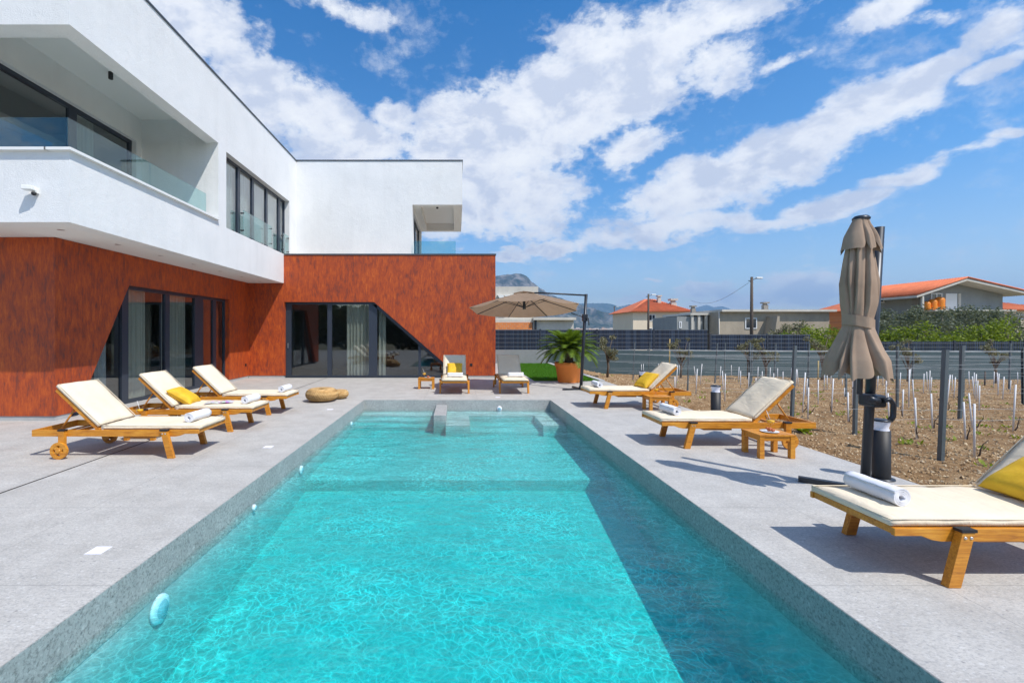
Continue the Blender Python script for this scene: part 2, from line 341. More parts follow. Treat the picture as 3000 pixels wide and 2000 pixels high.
# water: clear absorbing body, rippled surface; a net of sun caustics is painted into its transparent colour
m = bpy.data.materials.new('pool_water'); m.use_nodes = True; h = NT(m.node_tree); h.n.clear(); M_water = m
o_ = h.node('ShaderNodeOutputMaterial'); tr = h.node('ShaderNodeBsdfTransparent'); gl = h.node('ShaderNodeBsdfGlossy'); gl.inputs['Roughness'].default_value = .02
fr = h.node('ShaderNodeFresnel'); h.l.new(h.math('SUBTRACT', 1.36, h.math('MULTIPLY', h.node('ShaderNodeNewGeometry').outputs['Backfacing'], 1.36-1/1.36)), fr.inputs[0])
p = wpos(h)
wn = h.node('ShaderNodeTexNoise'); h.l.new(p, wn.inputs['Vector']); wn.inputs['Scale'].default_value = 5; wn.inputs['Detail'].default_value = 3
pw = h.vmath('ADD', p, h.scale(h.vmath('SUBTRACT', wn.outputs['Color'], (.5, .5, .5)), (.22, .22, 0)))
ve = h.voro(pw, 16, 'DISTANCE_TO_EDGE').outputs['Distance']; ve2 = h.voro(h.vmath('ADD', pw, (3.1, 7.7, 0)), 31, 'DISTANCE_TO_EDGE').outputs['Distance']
caustic_net = h.math('ADD', h.ramp(ve, [(0, 1.0), (.05, .35), (.2, 0.0)]), h.math('MULTIPLY', h.ramp(ve2, [(0, 1.0), (.08, .3), (.25, 0.0)]), .6))
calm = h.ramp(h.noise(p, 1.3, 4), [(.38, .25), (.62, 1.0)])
h.l.new(h.math('ADD', 1.0, h.math('MULTIPLY', calm, h.ramp(caustic_net, [(0, -.17), (.3, .02), (1, .42)]))), tr.inputs[0]) if False else None
nv = h.math('SUBTRACT', h.math('MULTIPLY', caustic_net, .70), .17)
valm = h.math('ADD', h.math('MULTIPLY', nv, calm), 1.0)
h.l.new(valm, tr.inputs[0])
b1 = h.math('ADD', h.noise(h.scale(p, (.8, 1.7, 1)), 7, 5, .6, .5), h.math('MULTIPLY', h.noise(h.scale(p, (.6, 1.2, 1)), 2.2, 2, .5, .3), 1.6))
bn = h.node('ShaderNodeBump'); bn.inputs['Strength'].default_value = .42; bn.inputs['Distance'].default_value = .035
h.l.new(b1, bn.inputs['Height']); h.l.new(bn.outputs[0], gl.inputs['Normal']); h.l.new(bn.outputs[0], fr.inputs['Normal'])
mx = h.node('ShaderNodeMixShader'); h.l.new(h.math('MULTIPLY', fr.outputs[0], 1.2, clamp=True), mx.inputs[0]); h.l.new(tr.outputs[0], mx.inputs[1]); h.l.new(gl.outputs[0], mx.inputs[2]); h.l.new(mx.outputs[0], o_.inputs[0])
va = h.node('ShaderNodeVolumeAbsorption'); va.inputs[0].default_value = (.0, .935, .94, 1); va.inputs[1].default_value = 1.75
vsc = h.node('ShaderNodeVolumeScatter'); vsc.inputs['Color'].default_value = (.10, .88, 1, 1); vsc.inputs['Density'].default_value = .16
vad = h.node('ShaderNodeAddShader'); h.l.new(va.outputs[0], vad.inputs[0]); h.l.new(vsc.outputs[0], vad.inputs[1]); h.l.new(vad.outputs[0], o_.inputs[1])

# ------------------------------------------------------------------ mesh helpers
class MB:
    def __init__(s): s.v = []; s.f = []; s.sm = []
    def add(s, vs, fs, smooth=False):
        n = len(s.v); s.v += [tuple(v) for v in vs]; s.f += [tuple(i+n for i in f) for f in fs]; s.sm += [smooth]*len(fs); return s
    def box(s, a, b, mtx=None):
        x0, y0, z0 = a; x1, y1, z1 = b
        vs = [Vector(q) for q in ((x0,y0,z0),(x1,y0,z0),(x1,y1,z0),(x0,y1,z0),(x0,y0,z1),(x1,y0,z1),(x1,y1,z1),(x0,y1,z1))]
        if mtx: vs = [mtx @ v for v in vs]
        return s.add(vs, [(0,3,2,1),(4,5,6,7),(0,1,5,4),(1,2,6,5),(2,3,7,6),(3,0,4,7)])
    def tube(s, pts, r, n=8, cap=True, smooth=True):
        pts = [Vector(p) for p in pts]; rs = r if isinstance(r, (list, tuple)) else [r]*len(pts)
        vs = []; up = None
        for i, p in enumerate(pts):
            d = (pts[min(i+1, len(pts)-1)] - pts[max(i-1, 0)]).normalized()
            if up is None: up = Vector((0, 0, 1)) if abs(d.z) < .9 else Vector((1, 0, 0))
            sd = d.cross(up).normalized(); up = sd.cross(d).normalized()
            for k in range(n):
                a = 2*PI*k/n; vs.append(p + (sd*math.cos(a) + up*math.sin(a))*rs[i])
        fs = [(i*n+k, i*n+(k+1) % n, (i+1)*n+(k+1) % n, (i+1)*n+k) for i in range(len(pts)-1) for k in range(n)]
        s.add(vs, fs, smooth)
        if cap:
            m0 = len(s.v)-len(vs); s.f.append(tuple(m0+k for k in reversed(range(n)))); s.sm.append(False)
            s.f.append(tuple(m0+(len(pts)-1)*n+k for k in range(n))); s.sm.append(False)
        return s
    def lathe(s, prof, n=24, c=(0, 0, 0), smooth=True):
        vs = [(c[0]+r*math.cos(2*PI*k/n), c[1]+r*math.sin(2*PI*k/n), c[2]+z) for r, z in prof for k in range(n)]
        fs = [(i*n+k, i*n+(k+1) % n, (i+1)*n+(k+1) % n, (i+1)*n+k) for i in range(len(prof)-1) for k in range(n)]
        s.add(vs, fs, smooth)
        return s
    def prism(s, outer, holes, fn, t0, t1):
        """2D polygon (with holes) extruded between t0 and t1; fn(u, v, t) -> point"""
        loops = [list(outer)] + [list(q) for q in holes]
        flat = [q for lp in loops for q in lp]
        tris = tessellate_polygon([[Vector((q[0], q[1], 0)) for q in lp] for lp in loops])
        n = len(flat); vs = [fn(u, v, t0) for u, v in flat] + [fn(u, v, t1) for u, v in flat]
        fs = [tuple(t) for t in tris] + [tuple(n+i for i in reversed(t)) for t in tris]
        k = 0
        for lp in loops:
            m_ = len(lp)
            for i in range(m_):
                a, b = k+i, k+(i+1) % m_; fs.append((a, b, n+b, n+a))
            k += m_
        return s.add(vs, fs)
    def build(s, name, m, parent=None, bevel=0, fix=True, loc=None):
        me = bpy.data.meshes.new(name); me.from_pydata(s.v, [], s.f); me.materials.append(m)
        me.polygons.foreach_set('use_smooth', s.sm)
        if fix:
            bm = bmesh.new(); bm.from_mesh(me); bmesh.ops.recalc_face_normals(bm, faces=bm.faces); bm.to_mesh(me); bm.free()
        o = bpy.data.objects.new(name, me); C.objects.link(o)
        if parent: o.parent = parent
        if loc: o.location = loc
        if bevel:
            md = o.modifiers.new('bevel', 'BEVEL'); md.width = bevel; md.segments = 2; md.limit_method = 'ANGLE'; md.angle_limit = R(40)
        return o
def tag(o, label=None, cat=None, group=None, kind=None):
    if label: o['label'] = label
    if cat: o['category'] = cat
    if group: o['group'] = group
    if kind: o['kind'] = kind
    return o
def empty(name, loc=(0, 0, 0), rz=0, label=None, cat=None, group=None):
    o = bpy.data.objects.new(name, None); C.objects.link(o); o.location = loc; o.rotation_euler = (0, 0, rz); o.empty_display_size = .1
    return tag(o, label, cat, group)
KIDS = {}
def copy_tree(o, parent=None):
    c = o.copy(); C.objects.link(c); c.parent = parent
    for ch in [q for q in bpy.data.objects if q.parent == o]: copy_tree(ch, c)
    return c
def at(px, py, Y): return Vector(((px-CX)/K*Y, Y, EYE+(CY-py)/K*Y))
def gnd(px, py): Y = K*EYE/(py-CY); return ((px-CX)/K*Y, Y)
fX = lambda X0: (lambda u, v, t: (X0+t, u, v))        # wall in a plane X = const, (u, v) = (y, z)
fY = lambda Y0: (lambda u, v, t: (u, Y0+t, v))        # wall in a plane Y = const, (u, v) = (x, z)
fZ = lambda Z0: (lambda u, v, t: (u, v, Z0+t))

# ------------------------------------------------------------------ terrain, deck, pool
PL, PR, PN, PF = -2.05, 2.09, -2.5, 10.11
def sstep(x): x = max(0, min(1, x)); return x*x*(3-2*x)
def soil(X, Y):
    return -.025 - max(0, min(1, (Y-6)/16))*(.45+.3*max(0, min(1, (X-5)/17)))*sstep((X-4.6)/2.6)
b = MB(); b.add([(-9000, -9000, -1.6), (9000, -9000, -1.6), (9000, 9000, -1.6), (-9000, 9000, -1.6)], [(0, 1, 2, 3)])
tag(b.build('ground', M_ground), kind='structure')

dk = MB()
dk.prism([(-14, -8), (4.57, -8), (4.57, 14.0), (2.4, 14.0), (2.4, 22.2), (1.2, 22.2), (1.2, 15.0), (-14, 15.0)], [[(PL, PN), (PR, PN), (PR, PF), (PL, PF)]], fZ(0), -.3, 0)
tag(dk.build('paving', M_deck), kind='structure')
b = MB(); b.box((-4.262, -8, .001), (-4.245, 14.9, .0035)); tag(b.build('slot_drain', M_black), 'thin dark slot drain running along the left paving', 'drain')

# pool basin: walls, floors, steps, bench (all with real faces)
pb = MB()
zs1, zs2, zd1, zd2 = -.455, -.512, -.66, -1.02        # floor levels
pb.box((PL-.3, PN-.3, -1.6), (PL, PF+.3, -.302)).box((PR, PN-.3, -1.6), (PR+.3, PF+.3, -.302)).box((PL, PF, -1.6), (PR, PF+.3, -.302)).box((PL, PN-.3, -1.6), (PR, PN, -.302))
pb.add([(PL, 10.11, zs1), (PR, 10.11, zs1), (PR, 6.2, zs2), (PL, 6.2, zs2), (PL, 6.2, zd1), (PR, 6.2, zd1), (PR, 2.6, zd2), (PL, 2.6, zd2), (PR, PN, zd2-.1), (PL, PN, zd2-.1)],
       [(0, 1, 2, 3), (3, 2, 5, 4), (4, 5, 6, 7), (7, 6, 8, 9)])
for y0, z in ((9.72, -.27), (9.40, -.325), (9.10, -.392)): pb.box((PL, y0, -.9), (-.44, y0+.335 if y0 < 9.7 else PF, z))
pb.box((-.2, 9.65, -.9), (PR, PF, -.262)).box((-.2, 8.62, -.9), (.264, 9.652, -.262)).box((1.65, 8.62, -.9), (PR, 9.652, -.262)).box((.264, 8.70, -.9), (1.65, 9.652, -.405))
tag(pb.build('pool_basin', M_basin, fix=False), kind='structure')
# inner face of the paving edge (coping) as stone
cp = MB()
cp.box((PL-.02, PN, -.302), (PL+.004, PF, -.003)).box((PR-.004, PN, -.302), (PR+.02, PF, -.003)).box((PL+.004, PF-.004, -.302), (PR-.004, PF+.02, -.003))
tag(cp.build('pool_coping', M_pool), kind='structure')
bk = MB(); bk.box((-.44, 8.82, -.9), (-.20, PF-.006, -.106)); o = bk.build('divider_block', M_pool, bevel=.006)
tag(o, 'grey stone block rising out of the pool between the steps and the spa bench', 'divider')

def rip(n, amp, seed):
    r = random.Random(seed); out = []
    for i in range(n):
        lam = .11*2**(r.random()*2.6); k = 2*PI/lam; a = r.gauss(PI/2, .8); out.append((k*math.cos(a), k*math.sin(a), r.random()*7, amp*min(lam, .35)*r.uniform(.4, 1)))
    return out
def water():
    st = .045; x0, x1, y0, y1 = PL-.008, PR+.008, .6, PF+.008
    nx, ny = int((x1-x0)/st), int((y1-y0)/st)
    X, Y = np.meshgrid(np.linspace(x0, x1, nx), np.linspace(y0, y1, ny)); Z = np.zeros_like(X)
    for kx, ky, ph, a in rip(46, .0062, 5): Z += a*np.cos(kx*X+ky*Y+ph)
    Z *= np.clip(.55+.45*np.sin(X*.9+1)*np.cos(Y*.55), .2, 1)
    Z -= .205
    vs = np.stack([X, Y, Z], -1).reshape(-1, 3).tolist()
    fs = [(j*nx+i, j*nx+i+1, (j+1)*nx+i+1, (j+1)*nx+i) for j in range(ny-1) for i in range(nx-1)]
    sm = [True]*len(fs)
    ring = [i for i in range(nx)] + [j*nx+nx-1 for j in range(1, ny)] + [(ny-1)*nx+i for i in range(nx-2, -1, -1)] + [j*nx for j in range(ny-2, 0, -1)]
    n0 = len(vs); vs += [[vs[i][0], vs[i][1], -1.3] for i in ring]; m_ = len(ring)
    for k in range(m_): fs.append((ring[k], n0+k, n0+(k+1) % m_, ring[(k+1) % m_])); sm.append(False)
    fs.append(tuple(n0+k for k in reversed(range(m_)))); sm.append(False)
    q = MB(); q.v = [tuple(v) for v in vs]; q.f = fs; q.sm = sm
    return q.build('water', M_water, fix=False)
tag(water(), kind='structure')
b = MB(); b.box((PL+.001, PN+.001, -1.2), (PR-.001, .6, -.205)); tag(b.build('pool_ledge', M_pool), kind='structure')

# deck lights, pool lights
def deck_light(x, y, where):
    b = MB(); b.box((x-.055, y-.055, .001), (x+.055, y+.055, .004)); o = b.build('deck_light', M_lampw)
    tag(o, 'white square recessed deck light ' + where, 'deck light', 'square lights set flush in the paving')
deck_light(-2.46, 3.13, 'on the left pool edge nearest the viewer')
deck_light(-2.46, 5.96, 'in the paving beside the nearest left lounger')
deck_light(-2.46, 8.86, 'beside the woven pouf left of the pool')
deck_light(.96, 10.5, 'behind the far pool edge in front of the facade loungers')
def pool_light(loc, ax, r, lab, name='pool_light'):
    o = empty(name, loc, 0, lab, 'pool light', 'round fittings in the pool wall')
    f = MB(); f.lathe([(0, .03), (r*.6, .028), (r*.92, .018), (r, 0), (0, 0)], 20)
    g_ = MB(); g_.lathe([(0, .036), (r*.55, .034), (r*.62, .026)], 16)
    for q, nm, mm in ((f, 'bezel', M_lampw), (g_, 'lens', mat('light_lens', (.30, .52, .62), .2))):
        c = q.build(nm, mm, o)
    o.rotation_euler = (0, PI/2, 0) if ax == 'x' else (PI/2, 0, 0)
pool_light((PL+.005, 3.13, -.40), 'x', .10, 'large round pool light below the waterline on the left wall near the viewer')
pool_light((PL+.005, 4.58, -.262), 'x', .035, 'small white inlet nozzle at the left pool wall')
pool_light((PL+.005, 5.98, -.308), 'x', .06, 'round pool light on the left wall level with the underwater step')
pool_light((PL+.005, 8.84, -.28), 'x', .05, 'farthest small light on the left pool wall by the steps')
pool_light((.958, PF-.006, -.19), 'y', .055, 'round white light on the far pool wall above the spa bench')

# soil, lawn, kerb
def grid(x0, x1, y0, y1, st, fz, name, m, kind):
    nx, ny = int((x1-x0)/st)+1, int((y1-y0)/st)+1; xs = np.linspace(x0, x1, nx); ys = np.linspace(y0, y1, ny)
    q = MB(); q.v = [(x, y, fz(x, y)) for y in ys for x in xs]
    q.f = [(j*nx+i, j*nx+i+1, (j+1)*nx+i+1, (j+1)*nx+i) for j in range(ny-1) for i in range(nx-1)]; q.sm = [True]*len(q.f)
    return tag(q.build(name, m, fix=False), kind=kind)
def soil_z(x, y):
    e = sstep((x-4.57)/.25)
    return soil(x, y) + e*(.035*noise.noise((x*1.3, y*1.3, 0)) + .028*noise.noise((x*5, y*5, 3)) + .014*noise.noise((x*13, y*13, 7)))
grid(4.572, 11.5, -4, 12, .07, soil_z, 'soil', M_soil, 'structure')
grid(11.5, 34, -4, 12, .3, soil_z, 'soil', M_soil, 'structure')
grid(4.572, 34, 12, 22.1, .16, soil_z, 'soil', M_soil, 'structure')
rn = random.Random(11)
q = MB()
for i in range(15000):
    y = 3.0 + 18.5*rn.random()**1.8; x = 4.62 + rn.random()*(min(1.35*y+1.5, 28)-4.62)
    s_ = rn.uniform(.006, .022)*(1+.05*y); z = soil_z(x, y)
    a = rn.random()*2*PI; t = rn.random()*2*PI
    u = Vector((math.cos(a), math.sin(a), rn.uniform(-.5, .5)))*s_; v_ = Vector((-math.sin(a), math.cos(a), rn.uniform(-.5, .5)))*s_*rn.uniform(.3, .8)
    c = Vector((x, y, z+s_*.2)); q.add([c+u, c+v_, c-u, c-v_, c+Vector((0, 0, s_*.8))], [(0, 1, 4), (1, 2, 4), (2, 3, 4), (3, 0, 4)])
tag(q.build('clods', M_clod, fix=False), 'pale clods and stone chips strewn over the brown vineyard soil', 'soil clods', kind='stuff')
# weeds
q = MB()
for i in range(130):
    y = 4 + 17*rn.random()**1.2; x = 4.9 + rn.random()*(1.3*y-3)
    if x < 4.8: continue
    z = soil_z(x, y)
    for k in range(9):
        a = rn.random()*6.3; L_ = rn.uniform(.03, .09); d = Vector((math.cos(a), math.sin(a), rn.uniform(.6, 1.6))).normalized()*L_; sd = Vector((-math.sin(a), math.cos(a), 0))*L_*.22
        c = Vector((x+rn.uniform(-.07, .07), y+rn.uniform(-.07, .07), z)); q.add([c-sd*.3, c+d*.55+sd, c+d, c+d*.55-sd], [(0, 1, 2, 3)])
tag(q.build('weeds', M_lime, fix=False), 'sparse small green weeds in the brown vineyard soil', 'weeds', kind='stuff')
# a leafy weed by the lounger
def leafy(x, y, lab):
    q = MB(); z = soil_z(x, y)
    for k in range(46):
        a = rn.random()*6.3; d = Vector((math.cos(a), math.sin(a), rn.uniform(.3, 1.5))).normalized(); L_ = rn.uniform(.06, .15); sd = Vector((-math.sin(a), math.cos(a), 0))*L_*.33
        c = Vector((x, y, z)) + d*rn.uniform(0, .08); q.add([c, c+d*L_*.5+sd, c+d*L_, c+d*L_*.5-sd], [(0, 1, 2, 3)])
    tag(q.build('weed_plant', M_lime, fix=False), lab, 'plant')
leafy(5.3, 6.95, 'bright green leafy weed in the soil behind the middle right lounger')

b = MB(); b.prism([(2.4, 14.0), (4.40, 14.0), (4.40, 22.2), (2.0, 22.2), (2.4, 17)], [], fZ(-.01), -.2, 0); tag(b.build('lawn', M_grass), kind='structure')
q = MB()
for i in range(26000):
    x, y = rn.uniform(2.42, 4.39), 14.01+8.1*rn.random()**1.3
    L_ = rn.uniform(.02, .045); a = rn.random()*6.3; w_ = .006
    q.add([(x-w_*math.cos(a), y-w_*math.sin(a), -.01), (x+w_*math.cos(a), y+w_*math.sin(a), -.01), (x+rn.uniform(-.02, .02), y+rn.uniform(-.02, .02), L_)], [(0, 1, 2)])
tag(q.build('grass', M_grass, fix=False), 'short bright green grass of the lawn behind the potted palm', 'grass', kind='stuff')
b = MB(); b.box((4.40, 14.0, -.3), (4.568, 22.2, .03)); tag(b.build('kerb', M_kerb), kind='structure')

# ------------------------------------------------------------------ villa
V = empty('villa', (-3, 15, 0), 0, 'modern two-storey villa with rust-coloured ground floor and white cubic upper floor', 'house')
VI = Matrix.Translation((3, -15, 0))
def vb(mb, name, m, parent=None, bevel=0, label=None):
    """build in world coordinates, then hang on the villa"""
    if parent is None:
        mb.v = [(x+3, y-15, z) for x, y, z in mb.v]; o = mb.build(name, m, V, bevel)
    else:
        mb.v = [(x+3, y-15, z) for x, y, z in mb.v]; o = mb.build(name, m, parent, bevel)
    if label: o['label'] = label
    return o
XW, XR = -5.66, -6.8
DOORL = [(8.13, 0.0), (13.64, 0.0), (13.64, 2.485), (9.47, 2.485)]
DOORF = [(-5.643, 0.0), (.17, 0.0), (-2.70, 2.494), (-5.643, 2.494)]
def notch(outer_l, zb, zt, door, lo, hi):
    """outline with the door cut from the bottom edge"""
    (a, _), (b_, _), tr_, tl_ = door
    dl = lambda z: tuple()
    return [(lo, zb)] + [door_at(door, 0, zb), tl_, tr_, door_at(door, 1, zb)] + [(hi, zb), (hi, zt), (lo, zt)]
def door_at(d, side, z):
    p0, p1 = (d[0], d[3]) if side == 0 else (d[1], d[2]); t = (z-p0[1])/(p1[1]-p0[1]); return (p0[0]+(p1[0]-p0[0])*t, z)
PZ = .08
wl = MB(); wl.prism(notch(0, PZ, 3.108, DOORL, 7.71, 14.932), [], fX(XR), -.25, 0); vb(wl, 'wall', M_rust, label='rusty ground-floor side wall with slanted glazing')
wl = MB(); wl.prism([(-14, PZ), (XR-.25, PZ), (XR-.25, 3.108), (-14, 3.108)], [], fY(7.712), 0, .25); vb(wl, 'wall', M_rust, label='rusty end wall facing the pool area at far left')
wf = MB(); wf.prism(notch(0, PZ, 4.03, DOORF, XR-.25, 1.286), [], fY(14.93), 0, .25); vb(wf, 'wall', M_rust, label='rusty front wall of the rear block with slanted glazing')
ws = MB(); ws.box((1.036, 15.18, PZ), (1.286, 22, 4.03)); vb(ws, 'wall', M_rust)
for aa, bb in (((XR-.24, 7.725, 0), (XR-.012, 8.05, PZ)), ((XR-.24, 13.66, 0), (XR-.012, 14.9, PZ)), ((-14, 7.725, 0), (XR-.24, 7.9, PZ)), ((XR-.012, 14.942, 0), (-5.66, 15.1, PZ)), ((.16, 14.942, 0), (1.27, 15.1, PZ)), ((1.1, 15.1, 0), (1.27, 22, PZ))):
    q = MB(); q.box(aa, bb); vb(q, 'plinth', M_kerb)
rf = MB(); rf.box((XR, 15.18, 3.6), (1.036, 22, 3.75)); vb(rf, 'terrace_floor', M_conc)
cpg = MB(); cpg.box((-5.64, 14.91, 4.03), (1.306, 15.2, 4.075)).box((1.02, 15.2, 4.03), (1.306, 22, 4.075)); vb(cpg, 'coping', M_coping)
# upper white volume
wu = MB(); wu.prism([(6.66, 3.11), (16.07, 3.11), (16.07, 7.54), (6.66, 7.54), (6.66, 6.0), (10.83, 6.0), (10.83, 4.15), (6.66, 4.15)],
                    [[(11.2, 4.07), (15.44, 4.07), (15.44, 5.94), (11.2, 5.94)]], fX(XW), -.3, 0)
vb(wu, 'upper_wall', M_white, label='white upper side wall with balcony opening and window band')
wu2 = MB(); wu2.box((-14, 6.66, 3.11), (XW-.3, 6.96, 4.15)).box((-14, 6.66, 6.0), (XW-.3, 6.96, 7.54)); vb(wu2, 'upper_wall', M_white, label='white upper front wall around the balcony corner')
sf = MB(); sf.box((-14, 6.96, 3.112), (XW-.3, 16.0, 3.35)); vb(sf, 'soffit', M_soffit)
ce = MB(); ce.box((-14, 6.96, 6.55), (XW-.3, 10.83, 6.7)); vb(ce, 'balcony_ceiling', M_soffit)
ew = MB(); ew.box((-7.49, 10.832, 3.35), (XW-.3, 11.1, 7.3)); vb(ew, 'upper_wall', M_white, label='shaded end wall inside the balcony')
bw = MB(); bw.prism([(6.96, 3.35), (10.832, 3.35), (10.832, 6.55), (6.96, 6.55)], [[(7.1, 3.45), (10.66, 3.45), (10.66, 5.98), (7.1, 5.98)]], fX(-7.49), -.25, 0); vb(bw, 'upper_wall', M_white)
rf2 = MB(); rf2.box((-14, 6.96, 7.1), (XW-.3, 24, 7.25)).box((XW-.3, 16.37, 7.1), (-.1, 20.3, 7.25)); vb(rf2, 'roof', M_conc)
cp2 = MB(); cp2.box((-14, 6.64, 7.54), (XW+.02, 6.98, 7.58)).box((XW-.32, 6.98, 7.54), (XW+.02, 16.05, 7.58)).box((XW-.32, 16.05, 7.54), (.235, 16.39, 7.58)).box((-.1, 16.39, 7.54), (.235, 20.42, 7.58)); vb(cp2, 'coping', M_coping)
sl_ = MB(); sl_.box((-14, 6.60, 4.15), (XW-.30, 6.98, 4.19)).box((XW-.32, 6.60, 4.15), (XW+.06, 10.80, 4.19)); vb(sl_, 'parapet_cap', M_capw)
# rear white volume
wr = MB(); wr.prism([(XW, 3.7), (-1.55, 3.7), (-1.55, 6.0), (.215, 6.0), (.215, 7.54), (XW, 7.54)], [], fY(16.07), 0, .3); vb(wr, 'upper_wall', M_white, label='white rear upper wall with a corner cut out for the terrace')
wr2 = MB(); wr2.prism([(16.37, 3.7), (20.4, 3.7), (20.4, 6.3), (16.37, 6.3)], [[(16.7, 3.8), (19.8, 3.8), (19.8, 5.9), (16.7, 5.9)]], fX(-1.55), -.3, 0); vb(wr2, 'upper_wall', M_white)
tb = MB(); tb.box((-1.55, 16.37, 6.002), (-1.3, 20.1, 6.3)).box((-.1, 16.37, 6.002), (.215, 20.4, 7.54)).box((-1.55, 20.1, 6.002), (-.1, 20.4, 7.54)); vb(tb, 'soffit_beam', M_soffit)
tc_ = MB(); tc_.box((-1.3, 16.37, 6.3), (-.1, 20.1, 6.45)); vb(tc_, 'terrace_ceiling', M_soffit)
# interiors
for aa, bb in (((-11, 7.97, 2.95), (XR-.26, 14.9, 3.1)), ((-11, 7.97, 0), (-10.8, 14.9, 2.95)), ((-11, 14.91, 0), (-7.06, 15.1, 3.1)),
               ((XR, 18.6, 0), (1.03, 18.8, 3.5)), ((XR, 15.19, 2.75), (1.03, 18.6, 2.9)), ((-6.79, 15.19, 0), (-6.6, 18.6, 2.75)),
               ((-11, 7.0, 3.36), (-10.8, 16, 7)), ((-10.8, 11.3, 3.36), (-7.76, 11.5, 7)), ((-10.8, 7.0, 6.4), (-7.75, 11.3, 6.55)), ((-8.2, 11.5, 3.36), (-8.0, 16, 7)), ((-5.2, 16.4, 3.7), (-5.0, 20, 7))):
    q = MB(); q.box(aa, bb); vb(q, 'interior_wall', M_inner)
for aa, bb in (((-10.8, 7.98, .0), (XR-.25, 14.9, .012)), ((-6.6, 15.19, .0), (1.03, 18.6, .012))):
    q = MB(); q.box(aa, bb); vb(q, 'interior_floor', M_innerf)

def curtain(axis, c, a0, a1, z0, z1, m, parent=None):
    q = MB(); n = max(8, int((a1-a0)/.012)); vs = []
    for k in range(n+1):
        a = a0+(a1-a0)*k/n; d = .03*math.sin(a*52+.9*math.sin(a*9)) + .012*math.sin(a*131)
        for z in (z0, z1): vs.append((c+d, a, z) if axis == 'x' else (a, c+d, z))
    q.add(vs, [(2*k, 2*k+2, 2*k+3, 2*k+1) for k in range(n)], True)
    return vb(q, 'curtain', m, parent)
def frames(axis, plane, cuts, z0, z1, name, fw=.055, dep=.07, side=-1, extra=None, glassm=None):
    """glazing with frame bars at the given coordinates (a list of (a0, a1) bars) ; panes between bars"""
    f = MB(); t0, t1 = (-dep, 0) if side < 0 else (0, dep)
    fn = fX(plane) if axis == 'x' else fY(plane)
    lo, hi = cuts[0][0], cuts[-1][1]
    for a, b_ in cuts: f.prism([(a, z0+fw), (b_, z0+fw), (b_, z1-fw), (a, z1-fw)], [], fn, t0, t1)
    f.prism([(lo, z0), (hi, z0), (hi, z0+fw), (lo, z0+fw)], [], fn, t0-.002, t1+.002); f.prism([(lo, z1-fw), (hi, z1-fw), (hi, z1), (lo, z1)], [], fn, t0-.002, t1+.002)
    root = vb(f, name, M_frame)
    for (a, b_), (c, d) in zip(cuts[:-1], cuts[1:]):
        q = MB(); q.prism([(b_, z0+fw), (c, z0+fw), (c, z1-fw), (b_, z1-fw)], [], fn, (t0+t1)/2-.004, (t0+t1)/2+.004); vb(q, 'pane', glassm or M_glass, root)
    return root
# front door (plane Y = 15.05)
X15 = lambda px: (px-CX)*15.05/K
zt = 2.494
r1 = frames('y', 15.05, [(X15(656), X15(669)), (X15(752), X15(762)), (X15(847), X15(866))], .0, zt, 'sliding_door', .075, .08, 1)
q = MB(); q.box((X15(662)-.012, 15.02, .98), (X15(662)+.012, 15.05, 1.14)); vb(q, 'handle', M_steel, r1)
def diagx(z, off=0): return .17 + (-2.87)*z/2.494 + off
f = MB(); fn = fY(15.05)
f.prism([(X15(866), .0), (diagx(0)-.02, .0), (diagx(.075)-.02, .075), (X15(866), .075)], [], fn, 0, .08)
f.prism([(diagx(.075)-.02, .075), (diagx(zt)-.02, zt), (diagx(zt)-.16, zt), (diagx(.075)-.16, .075)], [], fn, 0, .08)
xm = X15(961); zm = (xm+.045-.17+.16)/(-2.87)*2.494
f.prism([(xm, .075), (xm+.085, .075), (xm+.085, zm-.06), (xm, zm+.02)], [], fn, .001, .079)
fx = vb(f, 'fixed_window', M_frame, label='sloping-topped fixed window')
q = MB(); q.prism([(X15(866), .075), (xm, .075), (xm, zm+.02), (diagx(zt-.1)-.13, zt-.1), (X15(866), zt-.1)], [], fn, .035, .043); vb(q, 'pane', M_glass, fx)
q = MB(); q.prism([(xm+.085, .075), (diagx(.075)-.14, .075), (xm+.085, zm-.06)], [], fn, .035, .043); vb(q, 'pane', M_glass, fx)
curtain('y', 15.27, X15(792), X15(845), .02, 2.6, M_curt)
curtain('y', 15.27, X15(868), X15(884), .02, 2.6, M_curt)
# left door (plane X = -6.95)
Y69 = lambda px: 6.95*K/(CX-px)
r2 = frames('x', -6.93, [(Y69(278), Y69(293)), (Y69(378), Y69(388)), (Y69(446), Y69(465)), (Y69(488), Y69(495)), (Y69(514), 13.66)], .0, 2.485, 'sliding_door', .075, .08, -1)
f = MB(); fn = fX(-6.93); ya = Y69(278)
f.prism([(8.10, 0), (ya, 0), (ya, .075), (8.14, .075)], [], fn, -.08, 0)
f.prism([(8.12, .06), (8.22, .06), (ya, 2.26), (ya, 2.46)], [], fn, -.079, -.001)
fx2 = vb(f, 'fixed_window', M_frame, label='sloping fixed window left of the side door')
q = MB(); q.prism([(8.22, .075), (ya, .075), (ya, 2.3)], [], fn, -.044, -.036); vb(q, 'pane', M_glass, fx2)
curtain('x', -7.17, 9.9, 10.5, .02, 2.6, M_curt); curtain('x', -7.17, 11.1, 12.0, .02, 2.6, M_curt); curtain('x', -7.17, 9.0, 9.3, .02, 2.6, M_curt2)
